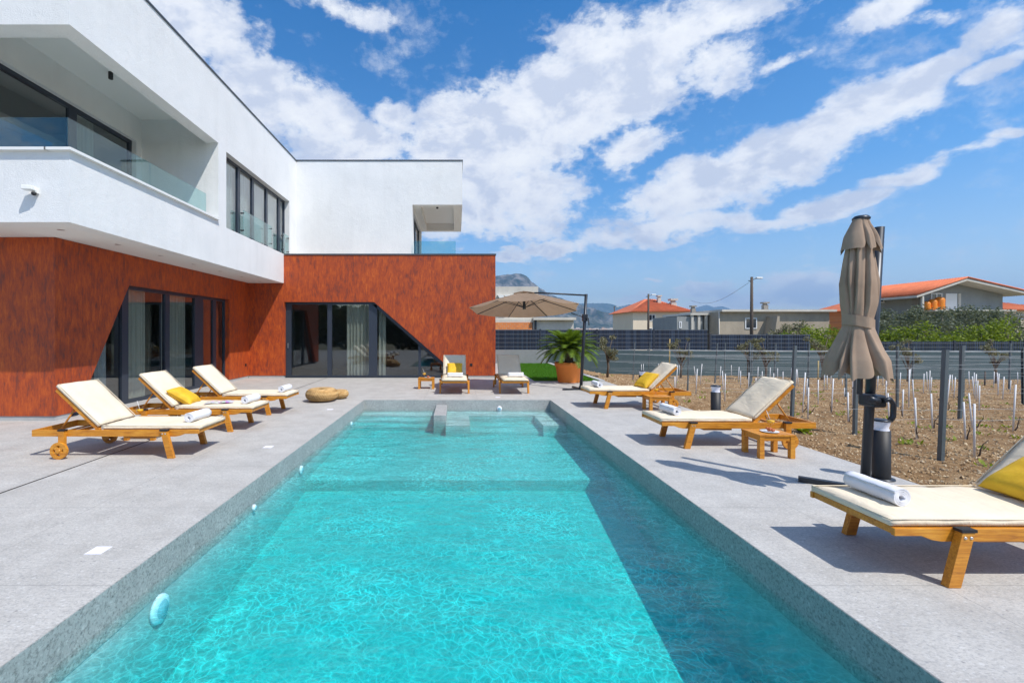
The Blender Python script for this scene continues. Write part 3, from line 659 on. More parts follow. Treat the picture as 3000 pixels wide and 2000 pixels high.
# upper windows
r3 = frames('x', XW-.16, [(11.2, 11.26), (12.12, 12.26), (12.98, 13.10), (13.93, 14.05), (14.90, 15.06), (15.38, 15.44)], 4.07, 5.94, 'upper_window', .06, .07, -1)
curtain('x', XW-.34, 11.25, 15.4, 4.1, 5.9, M_curt2)
r4 = frames('x', -7.60, [(7.1, 7.18), (8.93, 9.12), (10.58, 10.66)], 3.45, 5.98, 'balcony_door', .08, .07, -1)
curtain('x', -8.05, 7.2, 8.0, 3.5, 6.3, M_curt); curtain('x', -8.05, 9.4, 10.1, 3.5, 6.3, M_curt2)
r5 = frames('x', -1.62, [(16.7, 16.78), (18.1, 18.22), (19.72, 19.8)], 3.8, 5.9, 'terrace_door', .06, .07, -1)
for y0, y1 in ((12.15, 14.0), (14.95, 15.42)):
    q = MB(); q.box((XW-.035, y0, 4.12), (XW-.02, y1, 4.76)); gr_ = vb(q, 'window_guard', M_rail)
    for yy in (y0+.01, y1-.01):
        for zz in (4.22, 4.68): q = MB(); q.tube([(XW-.10, yy, zz), (XW-.012, yy, zz)], .02, 10); vb(q, 'clamp', M_dark, gr_)
def rail(boxes):
    for a, c in boxes:
        q = MB(); q.box(a, c); vb(q, 'glass_panel', M_rail)
rail([((-14, 6.80, 4.19), (-8.0, 6.815, 4.71)), ((-7.98, 6.80, 4.19), (-5.82, 6.815, 4.71)), ((-5.815, 6.80, 4.19), (-5.80, 8.62, 4.71)), ((-5.815, 8.635, 4.19), (-5.80, 10.55, 4.71)), ((-1.5, 16.0, 4.0), (-.02, 16.014, 4.70))])
for k in range(7):
    q = MB(); q.lathe([(0, -.006), (.045, -.006), (.05, 0)], 18, (-6.22, 7.16+1.21*k, 3.112)); vb(q, 'downlight', M_steel)
for x, y, z in ((-6.72, 8.85, 6.55), (-.72, 17.2, 6.3)):
    q = MB(); q.tube([(x, y, z-.13), (x, y, z)], .04, 14); vb(q, 'ceiling_spotlight', M_black)
q = MB(); q.box((.49-.04, 14.915, .40), (.49+.04, 14.93, .48)); vb(q, 'wall_socket', M_black)
q = MB(); q.box((XR, 14.65, .41), (XR+.015, 14.73, .49)); vb(q, 'wall_socket', M_black)
sc_ = empty('security_camera', (-6.17, 6.66, 3.56), 0, 'white security camera fixed to the white balcony parapet', 'security camera')
q = MB(); q.box((-.02, -.05, -.05), (.09, 0, .05)); q.build('mount', M_capw, sc_, .008)
q = MB(); q.box((-.12, -.17, -.01), (.05, -.04, .065), Matrix.Rotation(R(12), 4, 'Z')); q.build('housing', M_capw, sc_, .01)
q = MB(); q.lathe([(0, -.05), (.03, -.04), (.04, -.01), (.035, .01)], 14, (.05, -.07, -.05)); q.build('sensor', M_black, sc_); sc_.scale = (.8, .8, .8)

# ------------------------------------------------------------------ sun lounger
def make_lounger():
    t = empty('sun_lounger')
    f = MB()
    prof = [(0, .252), (1.72, .252), (1.78, .262), (1.84, .285), (2.0, .285), (2.0, .33), (0, .33)]
    for sy in (-1, 1):
        y0, y1 = (-.325, -.300) if sy < 0 else (.300, .325)
        f.prism(prof, [], lambda u, v, t_: (u, t_, v), y0, y1)
    f.box((0, -.3, .252), (.03, .3, .33)).box((1.965, -.3, .287), (1.99, .3, .329)).box((.78, -.3, .258), (.83, .3, .30)).box((.36, -.3, .262), (.42, .3, .29)).box((1.56, -.3, .258), (1.63, .3, .285))
    f.build('frame', M_wood, t, .003)
    sl2 = MB()
    for k in range(15): sl2.box((.84+k*.076, -.298, .308), (.898+k*.076, .298, .324))
    sl2.build('slat_panel', M_wood, t)
    for sy in (-1, 1):
        y0, y1 = (-.372, -.327) if sy < 0 else (.327, .372)
        l = MB(); l.prism([(1.655, 0), (1.73, 0), (1.645, .326), (1.57, .326)], [], lambda u, v, t_: (u, t_, v), y0, y1); lg = l.build('leg', M_wood, t, .003)
        cp_ = MB(); cp_.box((1.562, y0-.004, .326), (1.653, y1+.004, .343)); cp_.build('cap', M_black, lg)
        bo = MB(); yy = y0-.004 if sy < 0 else y1+.004
        for u in (1.595, 1.63): bo.tube([(u, yy, .295), (u, (y0+y1)/2, .295)], .008, 8)
        bo.build('bolt', M_steel, lg)
        l = MB(); l.box((.355, y0, .07), (.425, y1, .326)); lg = l.build('wheel_leg', M_wood, t, .003)
        cp_ = MB(); cp_.box((.347, y0-.004, .326), (.433, y1+.004, .343)); cp_.build('cap', M_black, lg)
        wy0, wy1 = (-.41, -.378) if sy < 0 else (.378, .41)
        wc = (.39, .1); n = 28; ri, ro = .062, .1; wv_ = []
        for yy in (wy0, wy1):
            for r_ in (ri, ro):
                for k in range(n): a = 2*PI*k/n; wv_.append((wc[0]+r_*math.cos(a), yy, wc[1]+r_*math.sin(a)))
        fs = []
        for k in range(n):
            k2 = (k+1) % n
            fs += [(k, k2, n+k2, n+k), (2*n+k, 3*n+k, 3*n+k2, 2*n+k2), (n+k, n+k2, 3*n+k2, 3*n+k), (k, 2*n+k, 2*n+k2, k2)]
        wh = MB(); wh.add(wv_, fs)
        for k in range(4):
            mt = Matrix.Translation((wc[0], 0, wc[1])) @ Matrix.Rotation(k*PI/2+PI/4, 4, 'Y')
            wh.box((.015, wy0+.003, -.022), (.066, wy1-.003, .022), mt)
        wo_ = wh.build('wheel', M_wood, t)
        hb = MB(); hb.tube([(wc[0], wy0-.006, wc[1]), (wc[0], wy1+.004, wc[1])], .024, 14); hb.build('hub', M_wood, wo_)
    # backrest
    hx, hz, A = .80, .335, R(180-43.5)
    U = Vector((math.cos(A), 0, math.sin(A))); N_ = Vector((math.sin(PI-A), 0, math.cos(PI-A)))
    mt = Matrix(((U.x, 0, N_.x, hx), (0, 1, 0, 0), (U.z, 0, N_.z, hz), (0, 0, 0, 1)))
    bf = MB()
    for y0 in (-.295, .262): bf.box((0, y0, -.045), (.71, y0+.033, -.003), mt)
    for k in range(9): bf.box((.03+k*.076, -.26, -.02), (.088+k*.076, .26, -.004), mt)
    bf.build('backrest', M_wood, t, .002)
    pr = MB(); s0 = mt @ Vector((.42, 0, -.05))
    for yy in (-.24, .24): pr.tube([(s0.x, yy, s0.z), (.25, yy, .275)], .011, 8)
    pr.tube([(.25, -.26, .275), (.25, .26, .275)], .011, 8); pr.build('back_support', M_wood, t)
    tr_ = MB(); tr_.box((1.05, -.25, .215), (1.42, .25, .232)).box((1.05, -.25, .232), (1.07, .25, .252)).box((1.40, -.25, .232), (1.42, .25, .252)); tr_.build('tray', M_wood, t)
    # mattress, folded at the hinge
    ms = MB(); th = .052
    def slab(L_, mtx, ph):
        nx, ny = 22, 10; vs = []
        W_ = .305
        for top in (1, 0):
            for i in range(nx+1):
                for j in range(ny+1):
                    u, v = i/nx*L_, -W_+2*W_*j/ny
                    e = min(u, L_-u, v+W_, W_-v); rr = .02
                    dz = 0 if e > rr else (rr-math.sqrt(max(0, rr*rr-(rr-e)**2)))
                    und = .003*math.sin(u*19+ph+2*math.sin(v*8)) + .002*math.sin(v*30+ph)
                    vs.append(mtx @ Vector((u, v, (th-dz*.7+und*1.3+.008*(1-(v/W_)**2)) if top else dz*.4)))
        m_ = (nx+1)*(ny+1); fs = []
        for i in range(nx):
            for j in range(ny):
                a = i*(ny+1)+j; fs += [(a, a+ny+1, a+ny+2, a+1), (m_+a, m_+a+1, m_+a+ny+2, m_+a+ny+1)]
        ring = [j for j in range(ny+1)] + [i*(ny+1)+ny for i in range(1, nx+1)] + [nx*(ny+1)+j for j in range(ny-1, -1, -1)] + [i*(ny+1) for i in range(nx-1, 0, -1)]
        for k in range(len(ring)): a, c = ring[k], ring[(k+1) % len(ring)]; fs.append((a, c, m_+c, m_+a))
        ms.add(vs, fs, True)
    slab(1.185, Matrix.Translation((.82, 0, .330)), 0)
    slab(.70, mt @ Matrix.Translation((.035, 0, .0)), 2)
    mo = ms.build('mattress', M_cush, t)
    pp = MB()
    for L_, mtx in ((1.185, Matrix.Translation((.82, 0, .330))), (.70, mt @ Matrix.Translation((.035, 0, .0)))):
        e = .004; W_ = .303
        pp.tube([mtx @ Vector(c) for c in ((e, -W_, .045), (L_-e, -W_, .045), (L_-e, W_, .045), (e, W_, .045), (e, -W_, .045))], .0045, 6)
    pp.build('piping', M_cush, mo)
    return t
proto = make_lounger()
LG = 'wooden sun loungers with cream mattresses around the pool'
spots = [('left loungers', -5.09, 5.78, 0, 'nearest sun lounger on the left of the pool, only a towel on its mattress'),
 ('', -5.10, 7.22, 0, 'left wooden sun lounger carrying a yellow cushion and an open magazine'),
 ('', -5.09, 8.61, 0, 'farthest of the three left sun loungers, its foot beside the woven pouf'),
 ('', 4.615, 3.04, PI, 'large near sun lounger at the right edge of the photo with a yellow cushion'),
 ('', 4.67, 6.23, PI, 'middle right sun lounger without cushion, behind the small table with a plate'),
 ('', 4.63, 9.29, PI, 'far right sun lounger with a yellow cushion, next to the open parasol base'),
 ('', -.045, 12.9, -PI/2, 'sun lounger facing the viewer against the rust wall, with a yellow cushion'),
 ('', 1.425, 12.9, -PI/2, 'sun lounger facing the viewer under the open parasol, without cushion')]
for i, (_, x, y, rz, lab) in enumerate(spots):
    o = proto if i == 0 else copy_tree(proto)
    o.location = (x, y, 0); o.rotation_euler = (0, 0, rz); tag(o, lab, 'sun lounger', LG)

# towels
def towel_mesh():
    q = MB(); n = 110; L_ = .38; turns = 3.4
    pr = []
    for k in range(n+1):
        s_ = k/n; a = s_*turns*2*PI; r_ = .014+.042*s_; pr.append((r_*math.cos(a), r_*math.sin(a)*.93))
    pr2 = []
    for k in range(n+1):
        s_ = k/n; a = s_*turns*2*PI; r_ = .014+.042*s_+.0095; pr2.append((r_*math.cos(a), r_*math.sin(a)*.93))
    ny = 8; rn_ = random.Random(2)
    for pp in (pr, pr2):
        vs = [(x*(1+.02*math.sin(j*1.7)), -L_/2+L_*j/ny + (.004*math.sin(k*.21) if j in (0, ny) else 0), z*(1+.03*math.sin(j*2.1+1))) for k, (x, z) in enumerate(pp) for j in range(ny+1)]
        q.add(vs, [(k*(ny+1)+j, (k+1)*(ny+1)+j, (k+1)*(ny+1)+j+1, k*(ny+1)+j+1) for k in range(n) for j in range(ny)], True)
    m0 = (n+1)*(ny+1)
    for j in (0, ny):
        q.f += [(k*(ny+1)+j, (k+1)*(ny+1)+j, m0+(k+1)*(ny+1)+j, m0+k*(ny+1)+j) for k in range(n)]; q.sm += [False]*n
    q.f += [(n*(ny+1)+j, n*(ny+1)+j+1, m0+n*(ny+1)+j+1, m0+n*(ny+1)+j) for j in range(ny)]; q.sm += [False]*ny
    return q
tw0 = towel_mesh().build('rolled_towel', M_towel)
TZ = .388+.058
for i, (x, y, rz, lab) in enumerate([(-3.29, 5.80, -.05, 'white rolled towel on the nearest left sun lounger'),
   (-3.27, 7.25, -.08, 'white rolled towel on the left lounger with the magazine'), (-3.23, 8.6, -.03, 'white rolled towel on the farthest left lounger beside the pouf'),
   (2.84, 3.09, 0.0, 'large white rolled towel on the near right lounger in front of the closed parasol'), (2.93, 6.25, .06, 'white rolled towel on the middle right lounger'),
   (2.87, 9.3, .03, 'white rolled towel on the far right lounger'), (-.03, 11.25, PI/2, 'white rolled towel in front of the yellow cushion on the lounger by the rust wall'),
   (1.47, 11.3, PI/2+.05, 'white rolled towel on the lounger under the open parasol')]):
    o = tw0 if i == 0 else tw0.copy()
    if i: C.objects.link(o)
    o.location = (x, y, TZ); o.rotation_euler = (0, 0, rz); tag(o, lab, 'towel', 'rolled white towels on the loungers')
# cushions
def pillow():
    q = MB(); n = 20; vs = []
    for top in (1, -1):
        for i in range(n+1):
            for j in range(n+1):
                u, v = -1+2*i/n, -1+2*j/n
                pin = 1-.10*(1-abs(u)**2)*abs(v)**6*0 
                x = u*.21*(1-.07*(1-u*u)*0-.09*(1-v*v)*0) ; y = v*.21
                x *= 1-.08*(math.cos(v*PI/2))*abs(u)**3; y *= 1-.08*(math.cos(u*PI/2))*abs(v)**3
                hgt = .075*((1-u**4)*(1-v**4))**.55
                vs.append((x, y, top*(hgt+.003*math.sin(u*9+v*5)*(1-u*u)*(1-v*v))))
    m_ = (n+1)**2; fs = []
    for i in range(n):
        for j in range(n):
            a = i*(n+1)+j; fs += [(a, a+n+1, a+n+2, a+1), (m_+a, m_+a+1, m_+a+n+2, m_+a+n+1)]
    q.add(vs, fs, True); return q
pw0 = pillow().build('cushion', M_yellow)
md = pw0.modifiers.new('sub', 'SUBSURF'); md.levels = 1; md.render_levels = 1
def put_pillow(first, loc, rz, tilt, lab):
    o = pw0 if first else pw0.copy()
    if not first: C.objects.link(o)
    o.matrix_world = Matrix.Translation(loc) @ Matrix.Rotation(rz, 4, 'Z') @ Matrix.Rotation(tilt, 4, 'Y') ; tag(o, lab, 'cushion', 'yellow cushions on the loungers')
put_pillow(True, (-4.30, 7.19, .50), .15, R(32), 'yellow cushion on the left lounger beside the open magazine')
put_pillow(False, (3.84, 3.0, .53), PI-.12, R(34), 'large yellow cushion cut off by the right edge of the photo')
put_pillow(False, (3.86, 9.25, .53), PI+.2, R(42), 'yellow cushion on the far right lounger')
put_pillow(False, (-.04, 12.1, .53), -PI/2, R(42), 'yellow cushion on the lounger standing against the rust wall')
# magazine
mg = empty('magazine', (-3.74, 7.19, .392), .35, 'open magazine lying on the left lounger with the yellow cushion', 'magazine')
def f_mag(h, b):
    v = h.voro(h.scale(opos(h), (1, 1, 0)), 16, 'F1'); h.l.new(h.mix(h.ramp(h.noise(opos(h), 12, 2), [(.45, 0.0), (.55, 1.0)]), (.75, .73, .72), h.mix(.3, v.outputs['Color'], (.5, .3, .25))), b.inputs['Base Color'])
M_mag = mat('printed_paper', rough=.4, fn=f_mag)
for s_ in (-1, 1):
    q = MB(); n = 8; vs = []
    for i in range(n+1):
        u = i/n; 
        for y in (-.14, .14): vs.append((s_*u*.2, y, .004+.016*math.sin(u*PI)*(1-u*.5)))
    q.add(vs, [(2*i, 2*i+2, 2*i+3, 2*i+1) for i in range(n)], True)
    m0 = len(q.v); q.add([(x, y, z-.006) for x, y, z in vs], [(2*i, 2*i+1, 2*i+3, 2*i+2) for i in range(n)], True); q.build('page', M_mag, mg)

# side tables
def make_table():
    t = empty('side_table'); a, c_, hh = .215, .18, .285
    q = MB()
    for k in range(6): q.box((-a+k*(2*a/6)+.001, -c_, hh-.022), (-a+(k+1)*(2*a/6)-.002, c_, hh))
    q.build('table_top', M_wood, t, .002)
    q = MB(); q.box((-a+.045, -c_+.012, hh-.075), (a-.045, -c_+.03, hh-.023)).box((-a+.045, c_-.03, hh-.075), (a-.045, c_-.012, hh-.023)).box((-a+.012, -c_+.045, hh-.075), (-a+.03, c_-.045, hh-.023)).box((a-.03, -c_+.045, hh-.075), (a-.012, c_-.045, hh-.023)); q.build('apron', M_wood, t)
    for sx in (-1, 1):
        for sy in (-1, 1):
            q = MB(); x0, y0 = sx*(a-.032), sy*(c_-.032); q.box((x0-.028, y0-.028, 0), (x0+.028, y0+.028, hh-.023)); q.build('leg', M_wood, t, .003)
    return t
tp = make_table(); TBG = 'low wooden side tables between the loungers'
TS = [(3.81, 5.57, 'low wooden side table with a plate, in front of the middle right lounger'), (3.87, 8.78, 'low wooden side table in front of the far right lounger'),
      (-.80, 12.2, 'small wooden side table with a drink beside the facade lounger'), (-4.40, 6.48, 'side table half hidden between the two nearest left loungers')]
for i, (x, y, lab) in enumerate(TS):
    o = tp if i == 0 else copy_tree(tp); o.location = (x, y, 0); tag(o, lab, 'side table', TBG)
def make_drink():
    t = empty('cocktail_glass')
    q = MB(); q.lathe([(0, .002), (.034, .003), (.036, .006), (.006, .012), (.005, .055), (.02, .065), (.042, .09), (.047, .125), (.043, .16)], 22); q.build('goblet', M_cup, t, fix=False)
    q = MB(); q.lathe([(0, .064), (.018, .067), (.039, .091), (.043, .115), (0, .117)], 20); q.build('juice', M_juice, t)
    q = MB(); q.tube([(.01, 0, .08), (-.045, .01, .235)], .003, 6); q.build('straw', M_china, t)
    return t
dp = make_drink()
for i, (x, y, lab) in enumerate([(3.93, 5.69, 'orange drink with a straw on the side table by the middle right lounger'), (3.88, 8.84, 'orange drink on the side table by the far right lounger'),
     (-.86, 12.25, 'orange drink with a straw on the small table by the facade'), (-4.52, 6.5, 'orange drink with a straw between the nearest left loungers')]):
    o = dp if i == 0 else copy_tree(dp); o.location = (x, y, .286); tag(o, lab, 'drink', 'orange drinks on the side tables')
def plate(x, y, lab, r_=.10):
    t = empty('plate', (x, y, .286), 0, lab, 'plate', 'plates of food on the side tables')
    q = MB(); q.lathe([(0, .004), (r_*.6, .004), (r_, .014), (r_*1.02, .012), (r_*.6, 0), (0, 0)], 28); q.build('dish', M_china, t)
    q = MB(); rr = random.Random(4)
    for k in range(9):
        a = rr.random()*6.3; d = rr.random()*r_*.45; s_ = rr.uniform(.014, .024); q.lathe([(0, -s_*.6), (s_, -s_*.2), (s_*.9, s_*.5), (0, s_)], 8, (d*math.cos(a), d*math.sin(a), .018+rr.random()*.02))
    q.build('snack', M_food, t)
plate(3.82, 5.55, 'plate of pastries on the side table by the middle right lounger'); plate(-.76, 12.17, 'small plate of pastries on the table by the facade', .09)

# woven poufs
def pouf(x, y, r_, hh, lab):
    q = MB(); nr, n = 26, 84; vs = []
    for i in range(nr+1):
        t = i/nr*PI*.97+.02
        for k in range(n):
            a = 2*PI*k/n; wob = 1+.035*math.cos(k*PI/1.0)*(1 if i % 2 else -1)
            rr = r_*abs(math.sin(t))**.62*wob; zz = hh/2*(1+math.copysign(abs(math.cos(t))**.9, -math.cos(t)))
            if i > nr*.86: zz -= .03*(i-nr*.86)/(nr*.14)
            vs.append((rr*math.cos(a), rr*math.sin(a), zz))
    q.add(vs, [(i*n+k, i*n+(k+1) % n, (i+1)*n+(k+1) % n, (i+1)*n+k) for i in range(nr) for k in range(n)], True)
    tag(q.build('pouf', M_rat, loc=(x, y, 0.003)), lab, 'pouf', 'woven poufs on the paving')
pouf(-2.93, 9.93, .335, .30, 'large round woven rattan pouf on the paving left of the pool'); pouf(-2.66, 10.32, .21, .21, 'smaller woven pouf peeking out behind the large one')

# ------------------------------------------------------------------ parasols
def open_parasol():
    bx, by = 3.25, 11.87; t = empty('open_parasol', (0, 0, 0), 0, 'open taupe cantilever parasol with a dark mast next to the potted palm', 'parasol')
    top = Vector((3.41, 11.95, 2.50)); base = Vector((bx, by, .02))
    q = MB(); q.tube([base, top], .04, 14); q.build('mast', M_dark, t)
    ctr = Vector((1.83, 12.3, 2.58))
    q = MB(); q.tube([top+Vector((0, 0, -.03)), Vector((2.3, 12.25, 2.40+.16)), ctr+Vector((0, 0, -.02))], .022, 8); q.build('arm', M_dark, t)
    hd = base.lerp(top, .75); q = MB(); q.box((-.06, -.06, -.09), (.06, .06, .09), Matrix.Translation(hd)); q.tube([hd+Vector((0, -.05, 0)), hd+Vector((.07, -.10, -.02)), hd+Vector((.08, -.10, -.2))], .014, 8); q.build('crank_housing', M_dark, t, .01)
    q = MB(); q.tube([hd, hd+Vector((-.35, .05, .13))], .012, 6); q.build('strut', M_dark, t)
    q = MB()
    for a in (R(10), R(100), R(190), R(280)):
        mt = Matrix.Translation((bx, by, 0)) @ Matrix.Rotation(a, 4, 'Z'); q.box((0, -.025, .004), (.5, .025, .045), mt)
    q.lathe([(0, .10), (.05, .10), (.06, .045)], 14, (bx, by, 0)); q.build('cross_base', M_dark, t)
    tilt = Matrix.Rotation(R(-6.5), 4, 'X')
    rot = R(10); rad, drop = 1.52, .46
    corners = [Vector((rad*math.cos(rot+2*PI*k/8), rad*math.sin(rot+2*PI*k/8), -drop)) for k in range(8)]
    vs, fs = [], []; nr = 8
    for k in range(8):
        A_, B_ = corners[k], corners[(k+1) % 8]
        n0 = len(vs)
        for i in range(nr+1):
            s_ = i/nr
            for j in range(5):
                e = A_.lerp(B_, j/4); zz = -drop*(s_**1.15) - .035*math.sin(j/4*PI)*s_
                inset = 1-.035*math.sin(j/4*PI)*s_
                vs.append(Vector((e.x*s_*inset, e.y*s_*inset, zz)))
        for i in range(nr):
            for j in range(4): a = n0+i*5+j; fs.append((a, a+5, a+6, a+1))
    q = MB(); q.add([ctr + tilt @ v for v in vs], fs, False); cn = q.build('canopy', M_canopy, t, fix=False)
    q = MB(); vv = []
    for k in range(8): vv.append(Vector((.30*math.cos(rot+2*PI*k/8), .30*math.sin(rot+2*PI*k/8), -.035)))
    q.add([ctr + tilt @ v for v in vv+[Vector((0, 0, .04))]], [(k, (k+1) % 8, 8) for k in range(8)]); q.build('vent', M_canopy, cn, fix=False)
    hub = ctr + tilt @ Vector((0, 0, -.42))
    for k in range(8):
        q = MB(); c = corners[k]; q.tube([ctr + tilt @ Vector((0, 0, -.05)), ctr + tilt @ Vector((c.x*.97, c.y*.97, -drop*.97-.02))], .011, 6)
        q.tube([hub, ctr + tilt @ Vector((c.x*.42, c.y*.42, -drop*.37-.03))], .008, 6); q.build('rib', M_dark, t)
    q = MB(); q.tube([hub+Vector((0, 0, -.04)), ctr], [.045, .02], 12); q.build('hub', M_dark, t)
open_parasol()

def closed_parasol():
    t = empty('closed_parasol', (0, 0, 0), 0, 'folded taupe cantilever parasol tied round the middle on a dark mast', 'parasol')
    base = Vector((3.845, 4.285, .02)); top = at(2020, 522, 4.30)
    q = MB(); q.tube([base, top], .0385, 18); q.build('mast', M_dark, t)
    q = MB()
    mt = Matrix.Translation((base.x, base.y, 0)) @ Matrix.Rotation(R(142), 4, 'Z')
    for k in range(4): q.box((.0, -.03, .004), (.5, .03, .05), mt @ Matrix.Rotation(k*PI/2, 4, 'Z'))
    q.lathe([(0, .12), (.05, .12), (.055, .05)], 16, (base.x, base.y, 0)); q.build('cross_base', M_dark, t)
    cy = 4.13
    def folded(levels, nf, name, m, parent, ph=0, n=200, hem=0, tilt=0):
        vs = []
        for li, (py, xl, xr, amp) in enumerate(levels):
            c = at((xl+xr)/2, py, cy); r_ = (xr-xl)/2/K*cy*.93
            for k in range(n):
                a = 2*PI*k/n
                fold = 1.0; pos = []
                for w_i in range(nf):
                    ca = 2*PI*w_i/nf + ph + .28*math.sin(w_i*2.3+ph) + .10*math.sin(li*.16+w_i*1.7)
                    dd = abs((a-ca+PI) % (2*PI)-PI); sg_ = ((a-ca+PI) % (2*PI)-PI)
                    wd_ = .075+.06*math.sin(w_i*3.1)**2
                    fold -= math.exp(-(dd/wd_)**1.05)*(.8+.3*math.sin(w_i*5+1)); fold += .30*math.exp(-((sg_-.20)/.09)**2)+.06*math.sin(sg_*9+w_i)*math.exp(-(dd/.5)**2)
                rr = r_*(1-amp*(1-fold)*.8) * (1+.05*math.sin(2*a+li*.13)+.02*math.sin(5*a+li*.3))
                zz = c.z
                if hem and li == len(levels)-1: zz += hem*(fold-.5)*1.0
                if hem and li == len(levels)-2: zz += hem*.5*(fold-.5)
                vs.append((c.x+rr*math.cos(a), cy+rr*.85*math.sin(a), zz))
        q = MB(); q.add(vs, [(i*n+k, i*n+(k+1) % n, (i+1)*n+(k+1) % n, (i+1)*n+k) for i in range(len(levels)-1) for k in range(n)], True)
        return q.build(name, m, parent)
    def interp(keys, n):
        out = []; ys = np.linspace(keys[0][0], keys[-1][0], n)
        for y in ys: out.append((float(y),) + tuple(float(np.interp(y, [k[0] for k in keys], [k[i] for k in keys])) for i in (1, 2, 3)))
        return out
    cn = folded(interp([(552, 1948, 2000, .30), (600, 1940, 2006, .34), (650, 1933, 2011, .36), (700, 1936, 2009, .36), (733, 1940, 2000, .10), (750, 1940, 2001, .06), (765, 1934, 2006, .26), (800, 1920, 2020, .36), (828, 1908, 2033, .48), (846, 1903, 2039, .54)], 34), 8, 'canopy', M_canopyc, t, .75, hem=-.14)
    folded(interp([(501, 1962, 1994, .1), (515, 1955, 1998, .18), (535, 1946, 2010, .3), (560, 1936, 2021, .42)], 9), 6, 'vent_flap', M_canopyc, cn, .9, hem=-.11)
    q = MB(); c = at(1978, 501, cy); q.lathe([(0, .022), (.05, .018), (.066, 0), (.066, -.012)], 20, c); q.build('cap', M_dark, t)
    # strap
    vs = []; n = 48
    for dz in (.048, -.048):
        c = at(1970, 741, cy)
        for k in range(n):
            a = 2*PI*k/n; rr = .113+.004*math.sin(7*a); vs.append((c.x+rr*math.cos(a), cy+rr*.9*math.sin(a), c.z+dz-.03*math.cos(a)))
    q = MB(); q.add(vs, [(k, (k+1) % n, n+(k+1) % n, n+k) for k in range(n)], False); q.build('strap', M_canopyc, cn, fix=False).modifiers.new('s', 'SOLIDIFY').thickness = .006
    # pole end under the canopy, slider and crank
    q = MB(); q.tube([at(1978, 800, cy), at(1974, 905, cy)], .022, 12); q.build('folding_arm', M_dark, t)
    hc = at(1994, 918, 4.28)
    q = MB(); q.box((-.065, -.13, -.055), (.06, .045, .06), Matrix.Translation(hc)); sl3 = q.build('slider', M_dark, t, .02)
    q = MB(); q.tube([hc+Vector((-.12, -.12, .03)), hc+Vector((-.02, -.12, .0))], .035, 14); q.tube([hc+Vector((.0, -.15, .01)), hc+Vector((.06, -.15, .03)), hc+Vector((.105, -.14, -.02)), hc+Vector((.10, -.14, -.13)), hc+Vector((.07, -.14, -.17))], .022, 10); q.build('crank_handle', M_dark, t)
closed_parasol()

# ------------------------------------------------------------------ bollard lights
def make_bollard():
    t = empty('bollard_light')
    q = MB(); q.lathe([(0, .012), (.11, .012), (.11, 0)], 28); q.build('base_plate', M_dark, t)
    q = MB(); q.lathe([(.075, .012), (.075, .50), (0, .50)], 32); q.build('post', M_black, t)
    q = MB(); q.lathe([(.066, .50), (.058, .53), (.068, .56), (.074, .592)], 28); q.build('lens', M_lampw, t)
    q = MB(); q.lathe([(.079, .592), (.079, .606), (.06, .612), (0, .612)], 28); q.build('lid', M_dark, t)
    return t
bp = make_bollard()
for i, (y, lab) in enumerate([(4.67, 'black bollard light right beside the mast of the folded parasol'), (7.65, 'black bollard light in front of the soil between the two right loungers'), (10.67, 'farthest black bollard light behind the yellow cushion of the far right lounger')]):
    o = bp if i == 0 else copy_tree(bp); o.location = (4.36, y, 0); tag(o, lab, 'bollard light', 'bollard lights along the paving edge')

# ------------------------------------------------------------------ potted cycad
pt = empty('flower_pot', (3.40, 13.75, 0), 0, 'large orange terracotta pot standing at the lawn edge', 'flower pot')
q = MB(); q.lathe([(0, .003), (.315, .003), (.325, .02), (.385, .46), (.42, .47), (.425, .60), (.385, .605), (.37, .56), (0, .55)], 40); q.build('pot_body', M_terra, pt)
q = MB(); q.lathe([(0, .575), (.375, .562)], 24); q.build('potting_soil', M_soil, pt)
cy_ = empty('cycad_palm', (3.40, 13.75, .56), 0, 'green cycad palm growing in the orange pot', 'palm')
q = MB(); q.lathe([(.10, 0), (.125, .08), (.12, .22), (.10, .34), (.05, .38), (0, .39)], 20)
rc = random.Random(8)
for k in range(140):
    a = rc.random()*6.3; z = rc.random()*.34; c = Vector((.115*math.cos(a), .115*math.sin(a), z)); d = Vector((math.cos(a), math.sin(a), 1.0)).normalized()*.06; sd = Vector((-math.sin(a), math.cos(a), 0))*.018
    q.add([c-sd, c+sd, c+d], [(0, 1, 2)])
q.build('trunk', M_bark, cy_)
q = MB()
for k in range(74):
    a = 2.399*k; el = R(8+76*(k/74)**.85); L_ = rc.uniform(.88, 1.06)*(1 if k < 60 else .8); n = 24
    out = Vector((math.cos(a), math.sin(a), 0)); pts = []
    p_ = Vector((0, 0, .36)) + out*.04; e = el
    for i in range(n+1):
        pts.append(p_.copy()); d = out*math.cos(e)+Vector((0, 0, math.sin(e))); p_ = p_ + d*(L_/n); e -= R(2.7)*(1.25-.5*k/74)
    q.tube([v for v in pts[::4]], [.009-.0012*j for j in range(len(pts[::4]))], 5)
    side = out.cross(Vector((0, 0, 1)))
    for i in range(3, n+1):
        dd = (pts[i]-pts[i-1]).normalized(); nrm = side.cross(dd).normalized(); ll = .17*math.sin(PI*min(1, (i+1)/(n+3)))**.6+.02
        for sub in (0, .5):
            pc = pts[i-1].lerp(pts[i], sub)
            for sg in (-1, 1):
                ld = (side*sg*.86+dd*.55+nrm*.22).normalized(); wv_ = dd*.0125
                q.add([pc-wv_, pc+wv_, pc+ld*ll+Vector((0, 0, -.01))], [(0, 1, 2)])
q.build('fronds', M_palm, cy_, fix=False)

